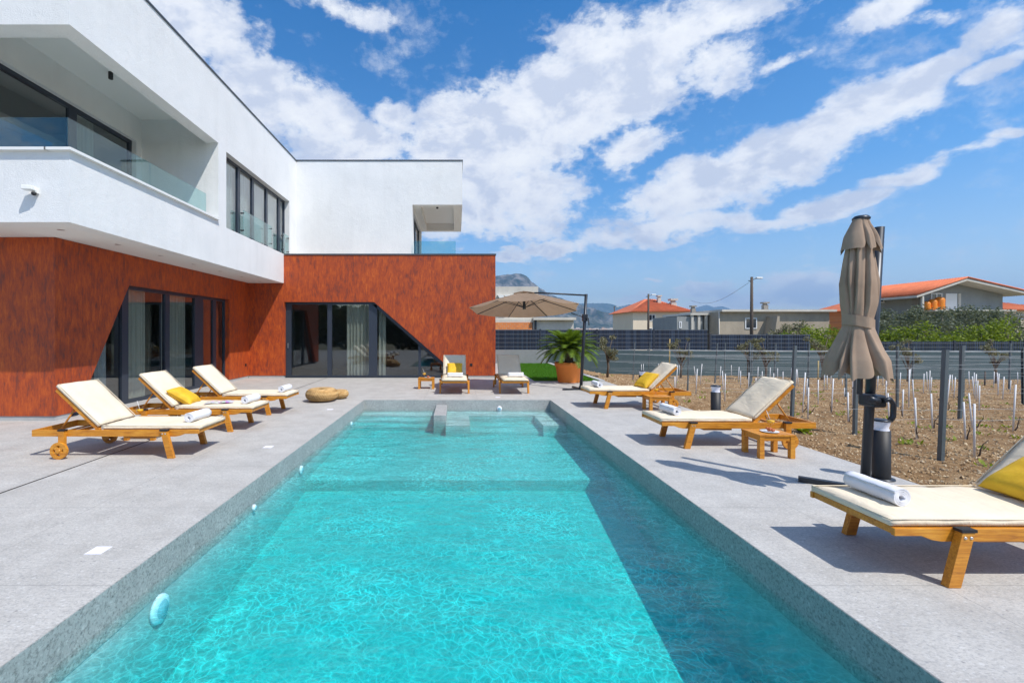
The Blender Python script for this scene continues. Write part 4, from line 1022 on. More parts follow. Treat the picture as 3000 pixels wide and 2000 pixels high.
# ------------------------------------------------------------------ trees and shrubs
def leafcloud(q, blobs, n, size, rnd, flat=.5):
    tot = sum(b_[3]**2 for b_ in blobs)
    for (bx, by, bz, br) in blobs:
        cnt = int(n*br*br/tot)
        for i in range(cnt):
            d = Vector((rnd.gauss(0, 1), rnd.gauss(0, 1), rnd.gauss(0, 1))).normalized()
            rr = br*(rnd.random()**.45)*(1+.22*noise.noise(d*2.3+Vector((bx, by, bz))))
            c = Vector((bx, by, bz)) + Vector((d.x*rr, d.y*rr, d.z*rr*.8))
            a, e = rnd.random()*6.3, rnd.uniform(-.9, .9); u = Vector((math.cos(a)*math.cos(e), math.sin(a)*math.cos(e), math.sin(e))); v = u.cross(Vector((rnd.gauss(0, 1), rnd.gauss(0, 1), rnd.gauss(0, 1)))).normalized()
            s_ = size*rnd.uniform(.6, 1.4); q.add([c-u*s_, c+v*s_*flat, c+u*s_, c-v*s_*flat], [(0, 1, 2, 3)])
def tree(name, loc, hgt, wid, m, n, size, seed, lab, cat, group=None, trunk=.25, thin=False):
    rnd = random.Random(seed); t = empty(name, loc, 0, lab, cat, group)
    q = MB(); blobs = []
    q.tube([(0, 0, 0), (wid*.03, 0, hgt*.25), (wid*.02, 0, hgt*.5)], [wid*.03+.012, wid*.025+.01, wid*.015+.006], 7)
    for k in range(13 if not thin else 10):
        a = k*2.4+rnd.random(); rr = wid*.5*rnd.uniform(.25, .80); z = hgt*(trunk+.12+(.80-trunk)*((k*.618) % 1.0))
        br = wid*rnd.uniform(.13, .24) if not thin else wid*rnd.uniform(.08, .15)
        z = min(z, hgt-br*.7)
        c = (rr*math.cos(a), rr*math.sin(a), z); blobs.append((*c, br))
        st = Vector((wid*.02, 0, hgt*rnd.uniform(trunk*.6, .45))); q.tube([st, st.lerp(Vector(c), .5)+Vector((0, 0, .04*hgt)), c], [wid*.012+.006, wid*.008+.004, .003+wid*.002], 5)
    blobs.append((0, 0, hgt*.62, wid*(.28 if not thin else .13)))
    q.build('trunk', M_bark, t)
    l = MB(); leafcloud(l, blobs, n, size, rnd); l.build('crown', m, t, fix=False); return t
YW = 22.0
def wx(px, Y=YW): return (px-CX)/K*Y
TG = 'young staked trees along the boundary wall'
tree('young_tree', (wx(1395, 15.8), 15.8, soil(5.2, 15.8)), 1.55, 1.1, M_greyl, 1100, .035, 3, 'young grey-green tree right of the open parasol mast', 'tree', TG, .3, True)
for px, Y, hh, wd, lab in ((1563, 19.5, 1.9, 1.2, 'young sparse tree beside a yellow bamboo stake by the wall'), (1722, 19.5, 1.85, 1.3, 'young sparse tree behind the timber lamp pole line'), (1758, 19.2, 1.9, 1.3, 'young sparse tree with brown stake in front of the navy fence'),
                       (1888, 19.5, 2.1, 1.7, 'larger grey bush-like tree left of the folded parasol'), (2085, 19.0, 1.95, 1.3, 'young tree in front of the right fence part beside the folded parasol'), (2285, 19.0, 2.0, 1.3, 'young tree in front of the navy fence near the right edge')):
    X = wx(px, Y); tree('young_tree', (X, Y, soil(X, Y)-.02), hh, wd, M_greyl, 850, .04, int(px), lab, 'tree', TG, .35, True)

# ------------------------------------------------------------------ boundary walls and fences
def wall_seg(x0, x1, zb, zt, m, name, lab, y=YW, th=.2):
    q = MB(); q.box((x0, y, zb), (x1, y+th, zt)); return tag(q.build(name, m), lab, 'wall')
wall_seg(1.29, 4.45, -.3, .655, M_gwall, 'boundary_wall', 'low light grey concrete wall behind the lawn, under the navy fence')
wall_seg(4.45, 34, -1.2, .62, M_bwall, 'boundary_wall', 'long low blue-grey wall behind the vineyard')
# torn pale top of the wall and base line
def fence(x0, x1, z0, zt, lab, y=YW+.12):
    t = empty('slat_fence', ((x0+x1)/2, y, z0), 0, lab, 'fence', 'navy privacy fences on the boundary wall'); cx_ = (x0+x1)/2
    q = MB(); n = int((x1-x0)/.055)
    for k in range(n):
        a = x0-cx_+k*.055; dy_ = .008 if k % 2 else -.008; q.box((a-.004, dy_-.002, .0), (a+.059, dy_+.002, zt-z0))
    q.build('slat_panel', M_slat, t)
    q = MB(); 
    for z in np.arange(.15, zt-z0, .2): q.box((x0-cx_, -.020, z-.004), (x1-cx_, -.014, z+.004))
    q.build('wire_grid', M_wirem, t)
    a = x0
    while a <= x1+.01:
        q = MB(); q.box((a-cx_-.04, -.03, 0), (a-cx_+.04, .05, zt-z0+.03)); q.build('post', M_frame, t, .004); a += 2.76
    return t
fence(1.32, wx(1632)-.05, .655, 1.63, 'tall left stretch of navy slatted fence behind the lawn and palm')
fence(wx(1632)+.06, wx(1866), .62, 1.40, 'middle stretch of navy slatted fence one step lower than the left stretch')
fence(wx(1936), 30, .42, 1.06, 'low right stretch of navy slatted fence below the olive trees')
q = MB(); q.box((wx(1866), YW+.3, -1), (wx(1940), YW+.5, .3)); tag(q.build('boundary_wall', M_gwall), 'short grey wall piece behind the gap in the navy fence', 'wall')

# ------------------------------------------------------------------ vineyard posts, stakes, wires
def hit(px, py):
    Y = 3.0
    for _ in range(4000):
        X = (px-CX)/K*Y; z = EYE+(CY-py)/K*Y
        if z <= soil(X, Y): return X, Y
        Y += .01
    return X, Y
def conv(zx, zy, ox, oy, s): return ((ox+zx/s)/1.27551, (oy+zy/s)/1.27551)
Z4 = (2450, 980, 3.733); Z3 = (1850, 940, 5.88); Z7 = (2100, 1000, 5.88)
stk = [(127,630,133,950,Z4),(185,500,177,790,Z4),(460,420,447,600,Z4),(512,385,510,560,Z4),(570,380,562,560,Z4),(548,480,540,790,Z4),(565,640,578,960,Z4),(703,415,693,635,Z4),(733,600,720,905,Z4),
 (800,380,790,800,Z4),(815,375,795,540,Z4),(835,490,850,760,Z4),(860,690,880,1160,Z4),(960,425,950,640,Z4),(988,405,998,600,Z4),(1025,390,1015,640,Z4),(1043,465,1030,650,Z4),(1037,645,1052,1020,Z4),
 (1218,435,1210,700,Z4),(1245,440,1200,830,Z4),(1268,440,1265,615,Z4),(1303,465,1285,690,Z4),(1450,400,1455,585,Z4),(1487,455,1510,680,Z4),(1510,415,1500,600,Z4),(1532,430,1515,700,Z4),(1548,500,1535,720,Z4),
 (1567,555,1560,835,Z4),(1450,640,1490,1030,Z4),(1393,735,1413,1150,Z4),(1510,755,1508,1340,Z4),(1728,405,1722,585,Z4),(1760,415,1775,660,Z4),(1780,425,1765,665,Z4),(1835,460,1818,710,Z4),(1910,500,1900,630,Z4),
 (1983,410,1985,550,Z4),(1963,545,1930,1045,Z4),
 (170,745,175,930,Z3),(205,740,207,940,Z3),(465,735,463,940,Z3),(430,840,432,1000,Z3),(795,760,765,1160,Z3),(828,755,825,930,Z3),(748,960,748,1240,Z3),(1078,780,1110,1000,Z3),(1133,825,1107,1260,Z3),(1215,740,1180,1100,Z3),
 (1540,780,1520,1060,Z3),(1567,860,1580,1260,Z3),(1617,910,1605,1395,Z3),(1720,760,1722,940,Z3),(1853,790,1840,1060,Z3),(1880,860,1877,1155,Z3),(2025,885,2010,1260,Z3),(2182,790,2170,1080,Z3),(2252,865,2250,1130,Z3),(2145,980,2145,1200,Z3),
 (673,640,675,860,Z7),(922,450,912,700,Z7),(980,545,978,820,Z7),(1047,460,1045,700,Z7),(1140,520,1140,800,Z7),(1287,455,1280,660,Z7),(1370,475,1357,780,Z7),(1383,480,1405,775,Z7),(1525,535,1470,1230,Z7),(1580,790,1565,1320,Z7),
 (1560,640,1540,950,Z7),(1747,660,1743,1080,Z7),(1860,480,1845,850,Z7),(1900,530,1900,840,Z7),(1968,520,1965,730,Z7),(2008,640,1970,1230,Z7),(2165,650,2165,760,Z7),(2258,875,2262,1380,Z7),(2200,800,2195,960,Z7)]
items = []
for (a, c, d, e, Zm) in stk:
    t_ = conv(a, c, *Zm); b_ = conv(d, e, *Zm); X, Y = hit(*b_)
    Y = min(Y, 21.6); X = (b_[0]-CX)/K*Y
    if X < 4.75: continue
    tp_ = at(t_[0], t_[1], Y); items.append((Y, Vector((X, Y, soil(X, Y)-.05)), tp_))
items.sort(key=lambda r_: -r_[0])
bands = [(0, 7.5, 'nearest band of vineyard'), (7.5, 9.5, 'second band of vineyard'), (9.5, 12, 'third band of vineyard'), (12, 15, 'fourth band of vineyard'), (15, 18.2, 'fifth band of vineyard'), (18.2, 99, 'farthest band of vineyard')]
ORD = ['leftmost', 'second', 'third', 'fourth', 'fifth', 'sixth', 'seventh', 'eighth', 'ninth', 'tenth', 'eleventh', 'twelfth', 'thirteenth', 'fourteenth', 'fifteenth', 'sixteenth', 'seventeenth', 'eighteenth', 'nineteenth', 'twentieth', 'twenty-first', 'twenty-second', 'twenty-third', 'twenty-fourth', 'twenty-fifth', 'twenty-sixth']
for lo, hi, bn_ in bands:
    mem = sorted([r_ for r_ in items if lo <= r_[0] < hi], key=lambda r_: r_[1].x/r_[0])
    for i, (Y, p0, p1) in enumerate(mem):
        t = empty('vine_stake', p0, 0)
        q = MB(); q.tube([(0, 0, 0), p1-p0], .0115, 6); q.build('rod', M_stake, t)
        ln = (p1.x-p0.x)
        lean = 'leaning left' if ln < -.03 else 'leaning right' if ln > .03 else 'standing upright'
        od = ORD[i]+(' from the left' if i else '')
        tag(t, f'white vine stake {lean}, {od} in the {bn_}', 'vine stake', 'white stakes in the vineyard soil')
        if Y < 10:
            q = MB(); rr = random.Random(i+int(Y*7)); pts = [Vector((.02, 0, .03))]
            for k in range(4): pts.append(pts[-1]+Vector((rr.uniform(-.03, .06), rr.uniform(-.02, .02), .06)))
            q.tube(pts, [.011, .010, .008, .006, .004], 5); q.tube([pts[2], pts[2]+Vector((.05, 0, .05))], [.006, .003], 4); q.build('vine_shoot', M_vine, t)
posts = [(670,125,665,800,Z4,.022),(1195,165,1140,1345,Z4,.026),(1375,120,1350,920,Z4,.026),(1400,115,1385,690,Z4,.022),(845,130,835,560,Z4,.022),(1905,90,1890,600,Z4,.022),(2040,140,2045,760,Z4,.026),(215,480,200,1100,Z4,.024),
 (58,360,25,1020,Z3,.02),(320,360,290,950,Z3,.02),(995,370,965,1200,Z3,.02),(1480,380,1435,1080,Z3,.022),(1618,370,1600,1000,Z3,.02),(2040,370,2045,1260,Z3,.028),(1015,40,990,780,Z7,.02),(1345,70,1290,1300,Z7,.027),(1590,30,1570,900,Z7,.02),(620,40,600,700,Z7,.018),(2225,120,2225,960,Z7,.022)]
PB = []
for k, (a, c, d, e, Zm, r_) in enumerate(posts):
    t_ = conv(a, c, *Zm); b_ = conv(d, e, *Zm); X, Y = hit(*b_); Y = min(Y, 21.3); X = (b_[0]-CX)/K*Y; p1 = at(t_[0], t_[1], Y); PB.append((Y, Vector((X, Y, soil(X, Y)-.06)), p1, r_))
PB.sort(key=lambda r_: r_[1].x/r_[0])
PD = ['leftmost'] + ORD[1:]
for i, (Y, p0, p1, r_) in enumerate(PB):
    t = empty('trellis_post', p0, 0, f'galvanised steel trellis post, {PD[i]}{" from the left" if i else ""} in the photo' + (' and nearest of all' if Y < 6 else ''), 'trellis post', 'galvanised posts of the vineyard trellis')
    q = MB(); L_ = p1-p0; s_ = L_.length; mt = L_.to_track_quat('Z', 'Y').to_matrix().to_4x4()
    q.box((-r_, -r_*.8, 0), (-r_*.55, r_*.8, s_), mt).box((r_*.55, -r_*.8, 0), (r_, r_*.8, s_), mt).box((-r_*.55, r_*.4, 0), (r_*.55, r_*.8, s_), mt); q.build('channel', M_galv, t)
    if Y < 12:
        q = MB()
        for zz in (.45, .75): q.box((r_, -r_*.8, zz), (r_+.05, -r_*.4, zz+.018), mt)
        q.build('hook', M_dark, t)
rows = sorted(set(round(r_[0]*1.25)/1.25 for r_ in PB))
k = 0
for ri, Y in enumerate(rows):
    xs = [p0.x for (yy, p0, p1, r_) in PB if abs(yy-Y) < .6]
    x0 = 4.95+.1*ri if Y > 8 else max(4.9, min(xs)-.5); x1 = Y*1.35+1
    for wi, zz in enumerate((.45, .78, 1.08, 1.25)):
        if Y < 7 and wi in (1, 3): continue
        q = MB(); pts = []
        for j in range(9):
            x = x0+(x1-x0)*j/8; pts.append((x, Y, soil(8+Y*.4, Y)*.75+soil(x, Y)*.25+zz+.012*math.sin(j*1.7+ri)))
        q.tube(pts, .0018, 4, False); q.build('trellis_wire', M_wirem)
        o = bpy.context.scene.collection.objects[-1]
        tag(o, f'{["lowest", "second lowest", "third", "topmost"][wi]} thin steel wire of the {ORD[ri] if ri else "nearest"} trellis row from the paving', 'wire', 'steel wires of the vineyard trellis')
for (a, c, d, e, Zm, m, lab) in [(660,310,650,800,Z3,M_bamboo,'yellow bamboo stake beside a young tree'), (2000,420,2000,1000,Z3,M_timber,'brown wooden tree stake in front of the blue-grey wall'), (1750,330,1743,700,Z7,M_bamboo,'pale wooden stake left of the folded parasol'), (1628,405,1622,560,Z4,M_timber,'short brown stump stake at the foot of the right wall')]:
    t_ = conv(a, c, *Zm); b_ = conv(d, e, *Zm); X, Y = hit(*b_); Y = min(Y, 20.5); X = (b_[0]-CX)/K*Y
    q = MB(); p0 = Vector((X, Y, soil(X, Y)-.1)); q.tube([(0, 0, 0), at(t_[0], t_[1], Y)-p0], .025, 7); tag(q.build('tree_stake', m, loc=p0), lab, 'stake')

# ------------------------------------------------------------------ background buildings
def bwin(parent, a, c, y, z0, z1, m=M_wframe, dep=.06, two=True):
    """window in a wall facing -Y, parent-local coordinates"""
    f = MB(); fw = .09
    f.box((a, y-dep, z0), (c, y, z0+fw)).box((a, y-dep, z1-fw), (c, y, z1)).box((a, y-dep, z0+fw), (a+fw, y, z1-fw)).box((c-fw, y-dep, z0+fw), (c, y, z1-fw))
    if two: f.box(((a+c)/2-.04, y-dep, z0+fw), ((a+c)/2+.04, y, z1-fw))
    o = f.build('window', m, parent); q = MB(); q.box((a+fw, y-.03, z0+fw), (c-fw, y-.005, z1-fw)); q.build('pane', M_wglass, o); return o
def chimney(parent, x, y, z0, h_, w_=.5, m=M_conc):
    q = MB(); q.box((x-w_/2, y-w_/2, z0-.4), (x+w_/2, y+w_/2, z0+h_*.7)).box((x-w_*.35, y-w_*.35, z0+h_*.7), (x+w_*.35, y+w_*.35, z0+h_*.85)).box((x-w_*.7, y-w_*.7, z0+h_*.85), (x+w_*.7, y+w_*.7, z0+h_)); return q.build('chimney', m, parent)
# cream house with hipped roof, 70 m away
YC = 70.0
def lz(py, Y): return EYE+(CY-py)/K*Y
cx0, cx1 = wx(1454, YC), wx(1586, YC); H = empty('cream_house', ((cx0+cx1)/2, YC, -1.6), 0, 'cream two-storey house with an orange hipped tile roof in the distance', 'house'); hx_ = (cx0+cx1)/2
ze = lz(716, YC)+1.6; zr = lz(682, YC)+1.6; w2 = (cx1-cx0)/2
q = MB(); q.box((-w2, 0, 0), (w2, 9, ze)); q.build('wall', M_cream, H)
q = MB(); o_e = .6; q.add([(-w2-o_e, -o_e, ze), (w2+o_e, -o_e, ze), (w2+o_e, 9+o_e, ze), (-w2-o_e, 9+o_e, ze), (-.8, 4.5, zr), (.8, 4.5, zr)], [(0, 1, 5, 4), (1, 2, 5), (2, 3, 4, 5), (3, 0, 4), (3, 2, 1, 0)])
for k in range(46):   # tile courses as ribs
    a = -w2-o_e+(2*w2+2*o_e)*k/45; tt = max(0, 1-abs(a)/(w2+o_e)); y1 = -o_e+5.1*min(1, tt*1.0); z1 = ze+(zr-ze)*min(1, tt)
    if tt > .04: q.tube([(a, -o_e, ze+.03), (a*1.0, y1, z1+.03)], .07, 5)
rf_ = q.build('roof', M_tile, H)
chimney(H, .9, 3.0, zr-.9, 1.4, .5); chimney(H, 2.9, 2.5, zr-2.0, 1.9, .8)
for px0, px1, py0, py1 in ((1490, 1505, 722, 737), (1543, 1549, 723, 735), (1561, 1577, 722, 735), (1490, 1505, 753, 770), (1543, 1549, 753, 770), (1561, 1577, 753, 770)):
    bwin(H, wx(px0, YC)-hx_, wx(px1, YC)-hx_, 0, lz(py1, YC)+1.6, lz(py0, YC)+1.6)
# long grey flat-roofed building
YG = 46.0; gx0, gx1, gx2 = wx(1555, YG), wx(1653, YG), wx(1905, YG); Hh = empty('flat_roof_building', (gx1, YG, -1.6), 0, 'long low grey rendered building with a flat concrete roof behind the fence', 'building')
L_ = lambda px: wx(px, YG)-gx1; Zb = lambda py: lz(py, YG)+1.6
q = MB(); q.box((0, 0, 0), (gx2-gx1, 8, Zb(716))); q.build('wall', M_grend, Hh)
q = MB(); q.box((wx(1555, YG+2)-gx1, 2.0, 0), (wx(1614, YG+2)-gx1, 8, lz(727, YG+2)+1.6)); q.build('wall', M_grend2, Hh)
q = MB(); q.box((L_(1612)+.02, 3.0, 0), (-.01, 8, Zb(720))); q.build('wall', M_grend, Hh)
q = MB(); q.box((L_(1606), 1.7, Zb(722)), (-.02, 8.2, Zb(717))).box((-.02, -.45, Zb(716)), (gx2-gx1+.4, 8.2, Zb(711))); q.build('roof', M_conc, Hh)
q = MB()
for px in (1612, 1628, 1645): q.box((L_(px)-.12, 1.8, 0), (L_(px)+.12, 2.1, Zb(722)))
q.build('column', M_conc, Hh)
bwin(Hh, L_(1711), L_(1738), 0, Zb(755), Zb(730)); bwin(Hh, L_(1582), L_(1588), 2.0, Zb(753), Zb(737), two=False); bwin(Hh, L_(1618), L_(1626), 3.0, Zb(752), Zb(735), two=False)
q = MB(); q.box((L_(1772), -.05, Zb(760)), (L_(1789), 0, Zb(731))); q.build('door', M_wframe, Hh)
q = MB(); q.add([(L_(1745), -1.6, 0), (L_(1765), -1.6, 0), (L_(1765), -1.6, Zb(727)), (L_(1760), -1.6, Zb(727)), (L_(1745), -.01, 0), (L_(1765), -.01, 0), (L_(1765), -.01, Zb(727)), (L_(1760), -.01, Zb(727))], [(0, 1, 2, 3), (4, 7, 6, 5), (0, 3, 7, 4), (3, 2, 6, 7), (1, 5, 6, 2)]); q.build('buttress', M_grend, Hh)
chimney(Hh, L_(1639), 4, Zb(717), .9, .4, M_stone); chimney(Hh, L_(1803), 3, Zb(712), 1.0, .45, M_stone)
q = MB(); q.tube([(L_(1655)-.2, -.1, 0), (L_(1655)-.2, -.1, Zb(716))], .05, 6); q.build('downpipe', M_conc, Hh)
# right house with gable
YR_ = 40.0; Yf = 38.6; X0h, X1h = wx(2118, YR_), wx(2303, YR_); rx0 = X0h
Rr = empty('gabled_house', (rx0, YR_, -1.6), 0, 'large grey rendered house with an orange gable roof at the right, above the olive trees', 'house')
P_ = lambda px, py, Y: (wx(px, Y)-rx0, Y-YR_, lz(py, Y)+1.6)
xa, _, za = P_(2222, 639, Yf); xl, _, zl = P_(2106, 678, Yf); xq, _, zq = P_(2368, 672, Yf)
def rz_(x): return zl+(za-zl)*(x-xl)/(xa-xl) if x < xa else za+(zq-za)*(x-xa)/(xq-xa)
wX = X1h-X0h
q = MB(); q.prism([(0, 0), (wX, 0), (wX, rz_(wX)-.22), (xa, za-.22), (0, rz_(0)-.22)], [], lambda u, v, t_: (u, t_, v), 0, 5.0); q.build('wall', M_grend2, Rr)
q = MB(); q.prism([(xl, zl-.2), (xa, za-.2), (xq, zq-.2), (xq, zq), (xa, za), (xl, zl)], [], lambda u, v, t_: (u, t_, v), -1.4, 6.2); q.build('roof', M_conc, Rr)
q = MB(); q.add([(xl-.05, -1.42, zl+.04), (xa, -1.42, za+.05), (xa, 6.25, za+.05), (xl-.05, 6.25, zl+.04), (xq+.05, -1.42, zq+.04), (xq+.05, 6.25, zq+.04)], [(0, 1, 2, 3), (1, 4, 5, 2)])
for k in range(34):
    yy = -1.4+7.6*k/33; q.tube([(xl-.05, yy, zl+.07), (xa, yy, za+.09)], .075, 5); q.tube([(xa, yy, za+.09), (xq+.05, yy, zq+.07)], .075, 5)
for k in range(14):
    f_ = k/14; q.box((xl+(xa-xl)*f_-.02, -1.43, zl+(za-zl)*f_+.0), (xl+(xa-xl)*f_+.02, 6.24, zl+(za-zl)*f_+.13))
q.build('roof_tiles', M_tile, Rr)
bwin(Rr, wx(2137, YR_)-rx0, wx(2163, YR_)-rx0, 0, lz(699, YR_)+1.6, lz(673, YR_)+1.6)
for a_, c_, n_, mm in ((2171, 2197, 'door', M_wframe), (2200, 2206, 'shutter', M_conc), (2086, 2094, 'pilaster', M_grend2)):
    if n_ == 'pilaster': continue
    q = MB(); q.box((wx(a_, YR_)-rx0, -.05, lz(712, YR_)+1.6), (wx(c_, YR_)-rx0, 0, lz(674, YR_)+1.6)); q.build(n_, mm, Rr)
q = MB(); q.box((-.06, .25, lz(714, YR_)+1.6), (-.002, .8, lz(681, YR_)+1.6)); q.build('door', M_inner, Rr)
f = MB(); f.box((-.07, 3.5, lz(694, 43)+1.6), (-.002, 4.0, lz(681, 43)+1.6)); wn_ = f.build('window', M_wframe, Rr); q = MB(); q.box((-.08, 3.57, lz(692, 43)+1.6), (-.07, 3.93, lz(683, 43)+1.6)); q.build('pane', M_wglass, wn_)
q = MB(); q.box((-.3, -1.4, lz(716, YR_)+1.6), (wX-.5, -.002, lz(713, YR_)+1.6)); q.build('balcony_slab', M_conc, Rr)
cxp, _, czt = P_(2118, 679, 38.75); q = MB(); q.box((cxp-.07, -1.35, lz(713, YR_)+1.6), (cxp+.07, -1.2, rz_(cxp)-.2)); q.build('column', M_conc, Rr)
chimney(Rr, wx(2205, 41)-rx0, 1.6, rz_(wx(2205, 41)-rx0), .55, .34, M_stone)
tk = empty('barrels', (wx(2147, 39.3), 39.3, lz(713, YR_)), 0, 'orange plastic barrels piled on the balcony of the gabled house', 'barrels')
for k, (dx_, s_, h_) in enumerate(((-.72, .28, .75), (-.12, .30, .95), (.52, .36, 1.15))):
    q = MB(); q.lathe([(0, 0), (s_*.9, .02), (s_, h_*.25), (s_*.93, h_*.5), (s_, h_*.75), (s_*.8, h_*.92), (s_*.4, h_*.98), (0, h_)], 18, (dx_, .05*k, 0.003)); q.build('barrel', MATS.get('barrel_orange') or mat('barrel_orange', (.80, .24, .01), .4), tk)
# small houses: orange roof behind bushes (left of folded parasol) and white house at the right edge
def small_house(name, x0, x1, Y, ze_, zr_, wm, lab, zb=-1.6, dep=9, gable='x'):
    t = empty(name, ((x0+x1)/2, Y, zb), 0, lab, 'house'); w_ = (x1-x0)/2; e_, r_ = ze_-zb, zr_-zb
    q = MB(); q.box((-w_, 0, 0), (w_, dep, e_)); q.build('wall', wm, t)
    q = MB(); q.add([(-w_-.5, -.5, e_), (w_+.5, -.5, e_), (w_+.5, dep+.5, e_), (-w_-.5, dep+.5, e_), (-w_*.25, dep/2, r_), (w_*.6, dep/2, r_)], [(0, 1, 5, 4), (1, 2, 5), (2, 3, 4, 5), (3, 0, 4), (3, 2, 1, 0)])
    n = int((2*w_+1)/.3)
    for k in range(1, n):
        a = -w_-.5+(2*w_+1)*k/n; tt = min((a+w_+.5)/(w_*.75+.5), (w_+.5-a)/(w_*.4+.5), 1); q.tube([(a, -.5, e_+.04), (a, -.5+(dep/2+.5)*tt, e_+(r_-e_)*tt+.04)], .06, 5)
    q.build('roof', M_tile, t); return t
sh = small_house('orange_roof_house', 47.0, 58.0, 55, lz(714, 55), lz(680, 55), M_brick, 'house with a broad orange roof partly hidden by the folded parasol', dep=5)
sh2 = small_house('white_house', wx(2300, 47), wx(2420, 47), 47, lz(713, 47), lz(686, 47), M_cream, 'pale house with an orange roof cut off by the right edge')
bwin(sh2, -1.0, 1.2, 0, lz(733, 47)+1.6, lz(722, 47)+1.6)
# white concrete building behind the villa on the left
YB = 34.0; bx0 = wx(1100, YB); Bb = empty('unfinished_building', (bx0, YB, -1.6), 0, 'unfinished pale concrete building with orange block infill behind the open parasol', 'building')
L3 = lambda px: wx(px, YB)-bx0; Z3_ = lambda py: lz(py, YB)+1.6
q = MB(); q.box((0, 0, Z3_(688)), (L3(1236), 8, Z3_(658))).box((0, 0, Z3_(740)), (L3(1236), 8, Z3_(733))); q.build('wall', M_conc, Bb)
q = MB(); q.box((0, .3, Z3_(733)), (L3(1228), 7.7, Z3_(688))); q.build('recessed_wall', M_conc, Bb)
q = MB(); q.box((0, -.02, 0), (L3(1222), 7.9, Z3_(740))); q.build('brick_wall', M_brick, Bb)
q = MB(); q.box((L3(1224), .05, 0), (L3(1318), 7.8, Z3_(735))); q.build('wall', M_conc, Bb)
q = MB(); q.box((L3(1222)+.05, -.3, Z3_(735)), (L3(1321), 8, Z3_(729))); q.build('roof_slab', M_conc, Bb)
q = MB(); q.box((L3(1228), -.1, 0), (L3(1232), .04, Z3_(735))); q.build('downpipe', M_dark, Bb)
for px in (1150, 1166): 
    q = MB(); q.prism([(L3(px), Z3_(690)), (L3(px+14), Z3_(690)), (L3(px+4), Z3_(678)), (L3(px-8), Z3_(678))], [], lambda u, v, t_: (u, t_, v), -.3, .1); q.build('stair_slab', M_capw, Bb)

# utility poles
def pole(px, ptop, Y, lamp, lab, r_=.11):
    X = wx(px, Y); zt_ = lz(ptop, Y); t = empty('lamp_pole', (X, Y, -1.6), 0, lab, 'lamp pole', 'timber street lamp poles behind the fence')
    q = MB(); q.tube([(0, 0, 0), (.02, 0, zt_+1.6)], [r_*1.25, r_*.8], 10); q.build('pole', M_timber, t)
    q = MB(); q.tube([(0, 0, zt_+1.35), (.45*lamp, -.05, zt_+1.5)], .03, 6); q.build('bracket', M_dark, t)
    q = MB(); q.box((.35*lamp if lamp > 0 else lamp*.85, -.12, zt_+1.45), (.85*lamp if lamp > 0 else lamp*.35, .1, zt_+1.58)); q.build('lamp_head', M_capw, t, .04)
    q = MB(); q.tube([(-.25, 0, zt_+1.3), (.1, 0, zt_+1.3)], .03, 6); q.build('insulator', M_dark, t)
    return Vector((X, Y, zt_-.3))
pA = pole(1726, 636, 36, 1, 'tall timber pole with a street lamp rising above the flat-roofed building', .12)
pB = pole(1489, 675, 52, 1, 'timber pole with a street lamp in front of the cream house', .12)
pC = pole(1411, 703, 90, 1, 'small distant lamp pole in front of the blue ridge', .12)
q = MB(); pE = at(1586, 690, 64)
pts = [pA.lerp(pE, k/14)+Vector((0, 0, -1.0*math.sin(k/14*PI))) for k in range(15)]; q.tube(pts, .015, 4, False); tag(q.build('overhead_cable', M_dark), 'sagging overhead cable running from the tall lamp pole to the cream house', 'cable')

# shrubs and trees beyond the fence
OG = 'trees and bushes beyond the fence'
for i, (px, Y, top, wd, m, lab) in enumerate([
  (2052, 31, 710, 3.8080000000000003, M_olive, 'dark olive tree just right of the folded parasol'), (2105, 31, 700, 4.032000000000001, M_olive, 'tall dark olive tree below the window of the gabled house'), (2170, 30.5, 708, 3.8080000000000003, M_olive, 'dark olive tree under the orange barrels'),
  (2232, 31, 702, 4.032000000000001, M_olive, 'dark olive tree below the blank wall of the gabled house'), (2290, 31, 710, 3.5840000000000005, M_olive, 'dark olive tree below the right corner of the gabled house'), (2345, 31, 714, 3.8080000000000003, M_olive, 'olive tree at the right edge of the photo'),
  (2050, 26.5, 765, 2.4, M_lime, 'bright green bush low beside the folded parasol'), (2120, 26, 744, 2.8, M_lime, 'bright green bush in the middle below the olive trees'), (2190, 26, 768, 2.6, M_lime, 'bright green bush left of the wide yellow-green one'),
  (2255, 25.5, 751, 3.0, M_lime, 'wide yellow-green bush above the right fence'), (2320, 25.5, 730, 3.0, M_lime, 'tall yellow-green bush near the right edge'),
  (1810, 30, 742, 2.4, M_greyl, 'greyish sparse bush in front of the flat-roofed building'), (1845, 30, 732, 2.6, M_greyl, 'tall greyish twiggy bush between green ones'), (1818, 27.5, 765, 2.5, M_lime, 'bright green bush at the white door of the flat-roofed building'), (1880, 27, 748, 2.9, M_lime, 'large bright green bush left of the folded parasol'), (1925, 27, 755, 2.6, M_lime, 'bright green bush partly behind the folded parasol')]):
    X = wx(px, Y); zt_ = lz(top, Y); tree('bush' if m is not M_olive else 'olive_tree', (X, Y, -1.4), (zt_+1.4)*1.05, wd*1.12, m, 5200 if m is M_olive else 3200, .085 if m is M_olive else .07, 100+i, lab, 'tree' if m is M_olive else 'bush', OG, .05)
q = MB(); leafcloud(q, [(wx(px, 28.5), 28.5+.4*math.sin(px), -.1, 1.5) for px in range(2010, 2420, 26)] + [(wx(px, 29), 29, -.3, 1.3) for px in range(1790, 1960, 26)], 15000, .09, random.Random(77)); tag(q.build('undergrowth', M_hedge, fix=False), 'dark tangled undergrowth between the bushes beyond the fence', 'undergrowth', kind='stuff')
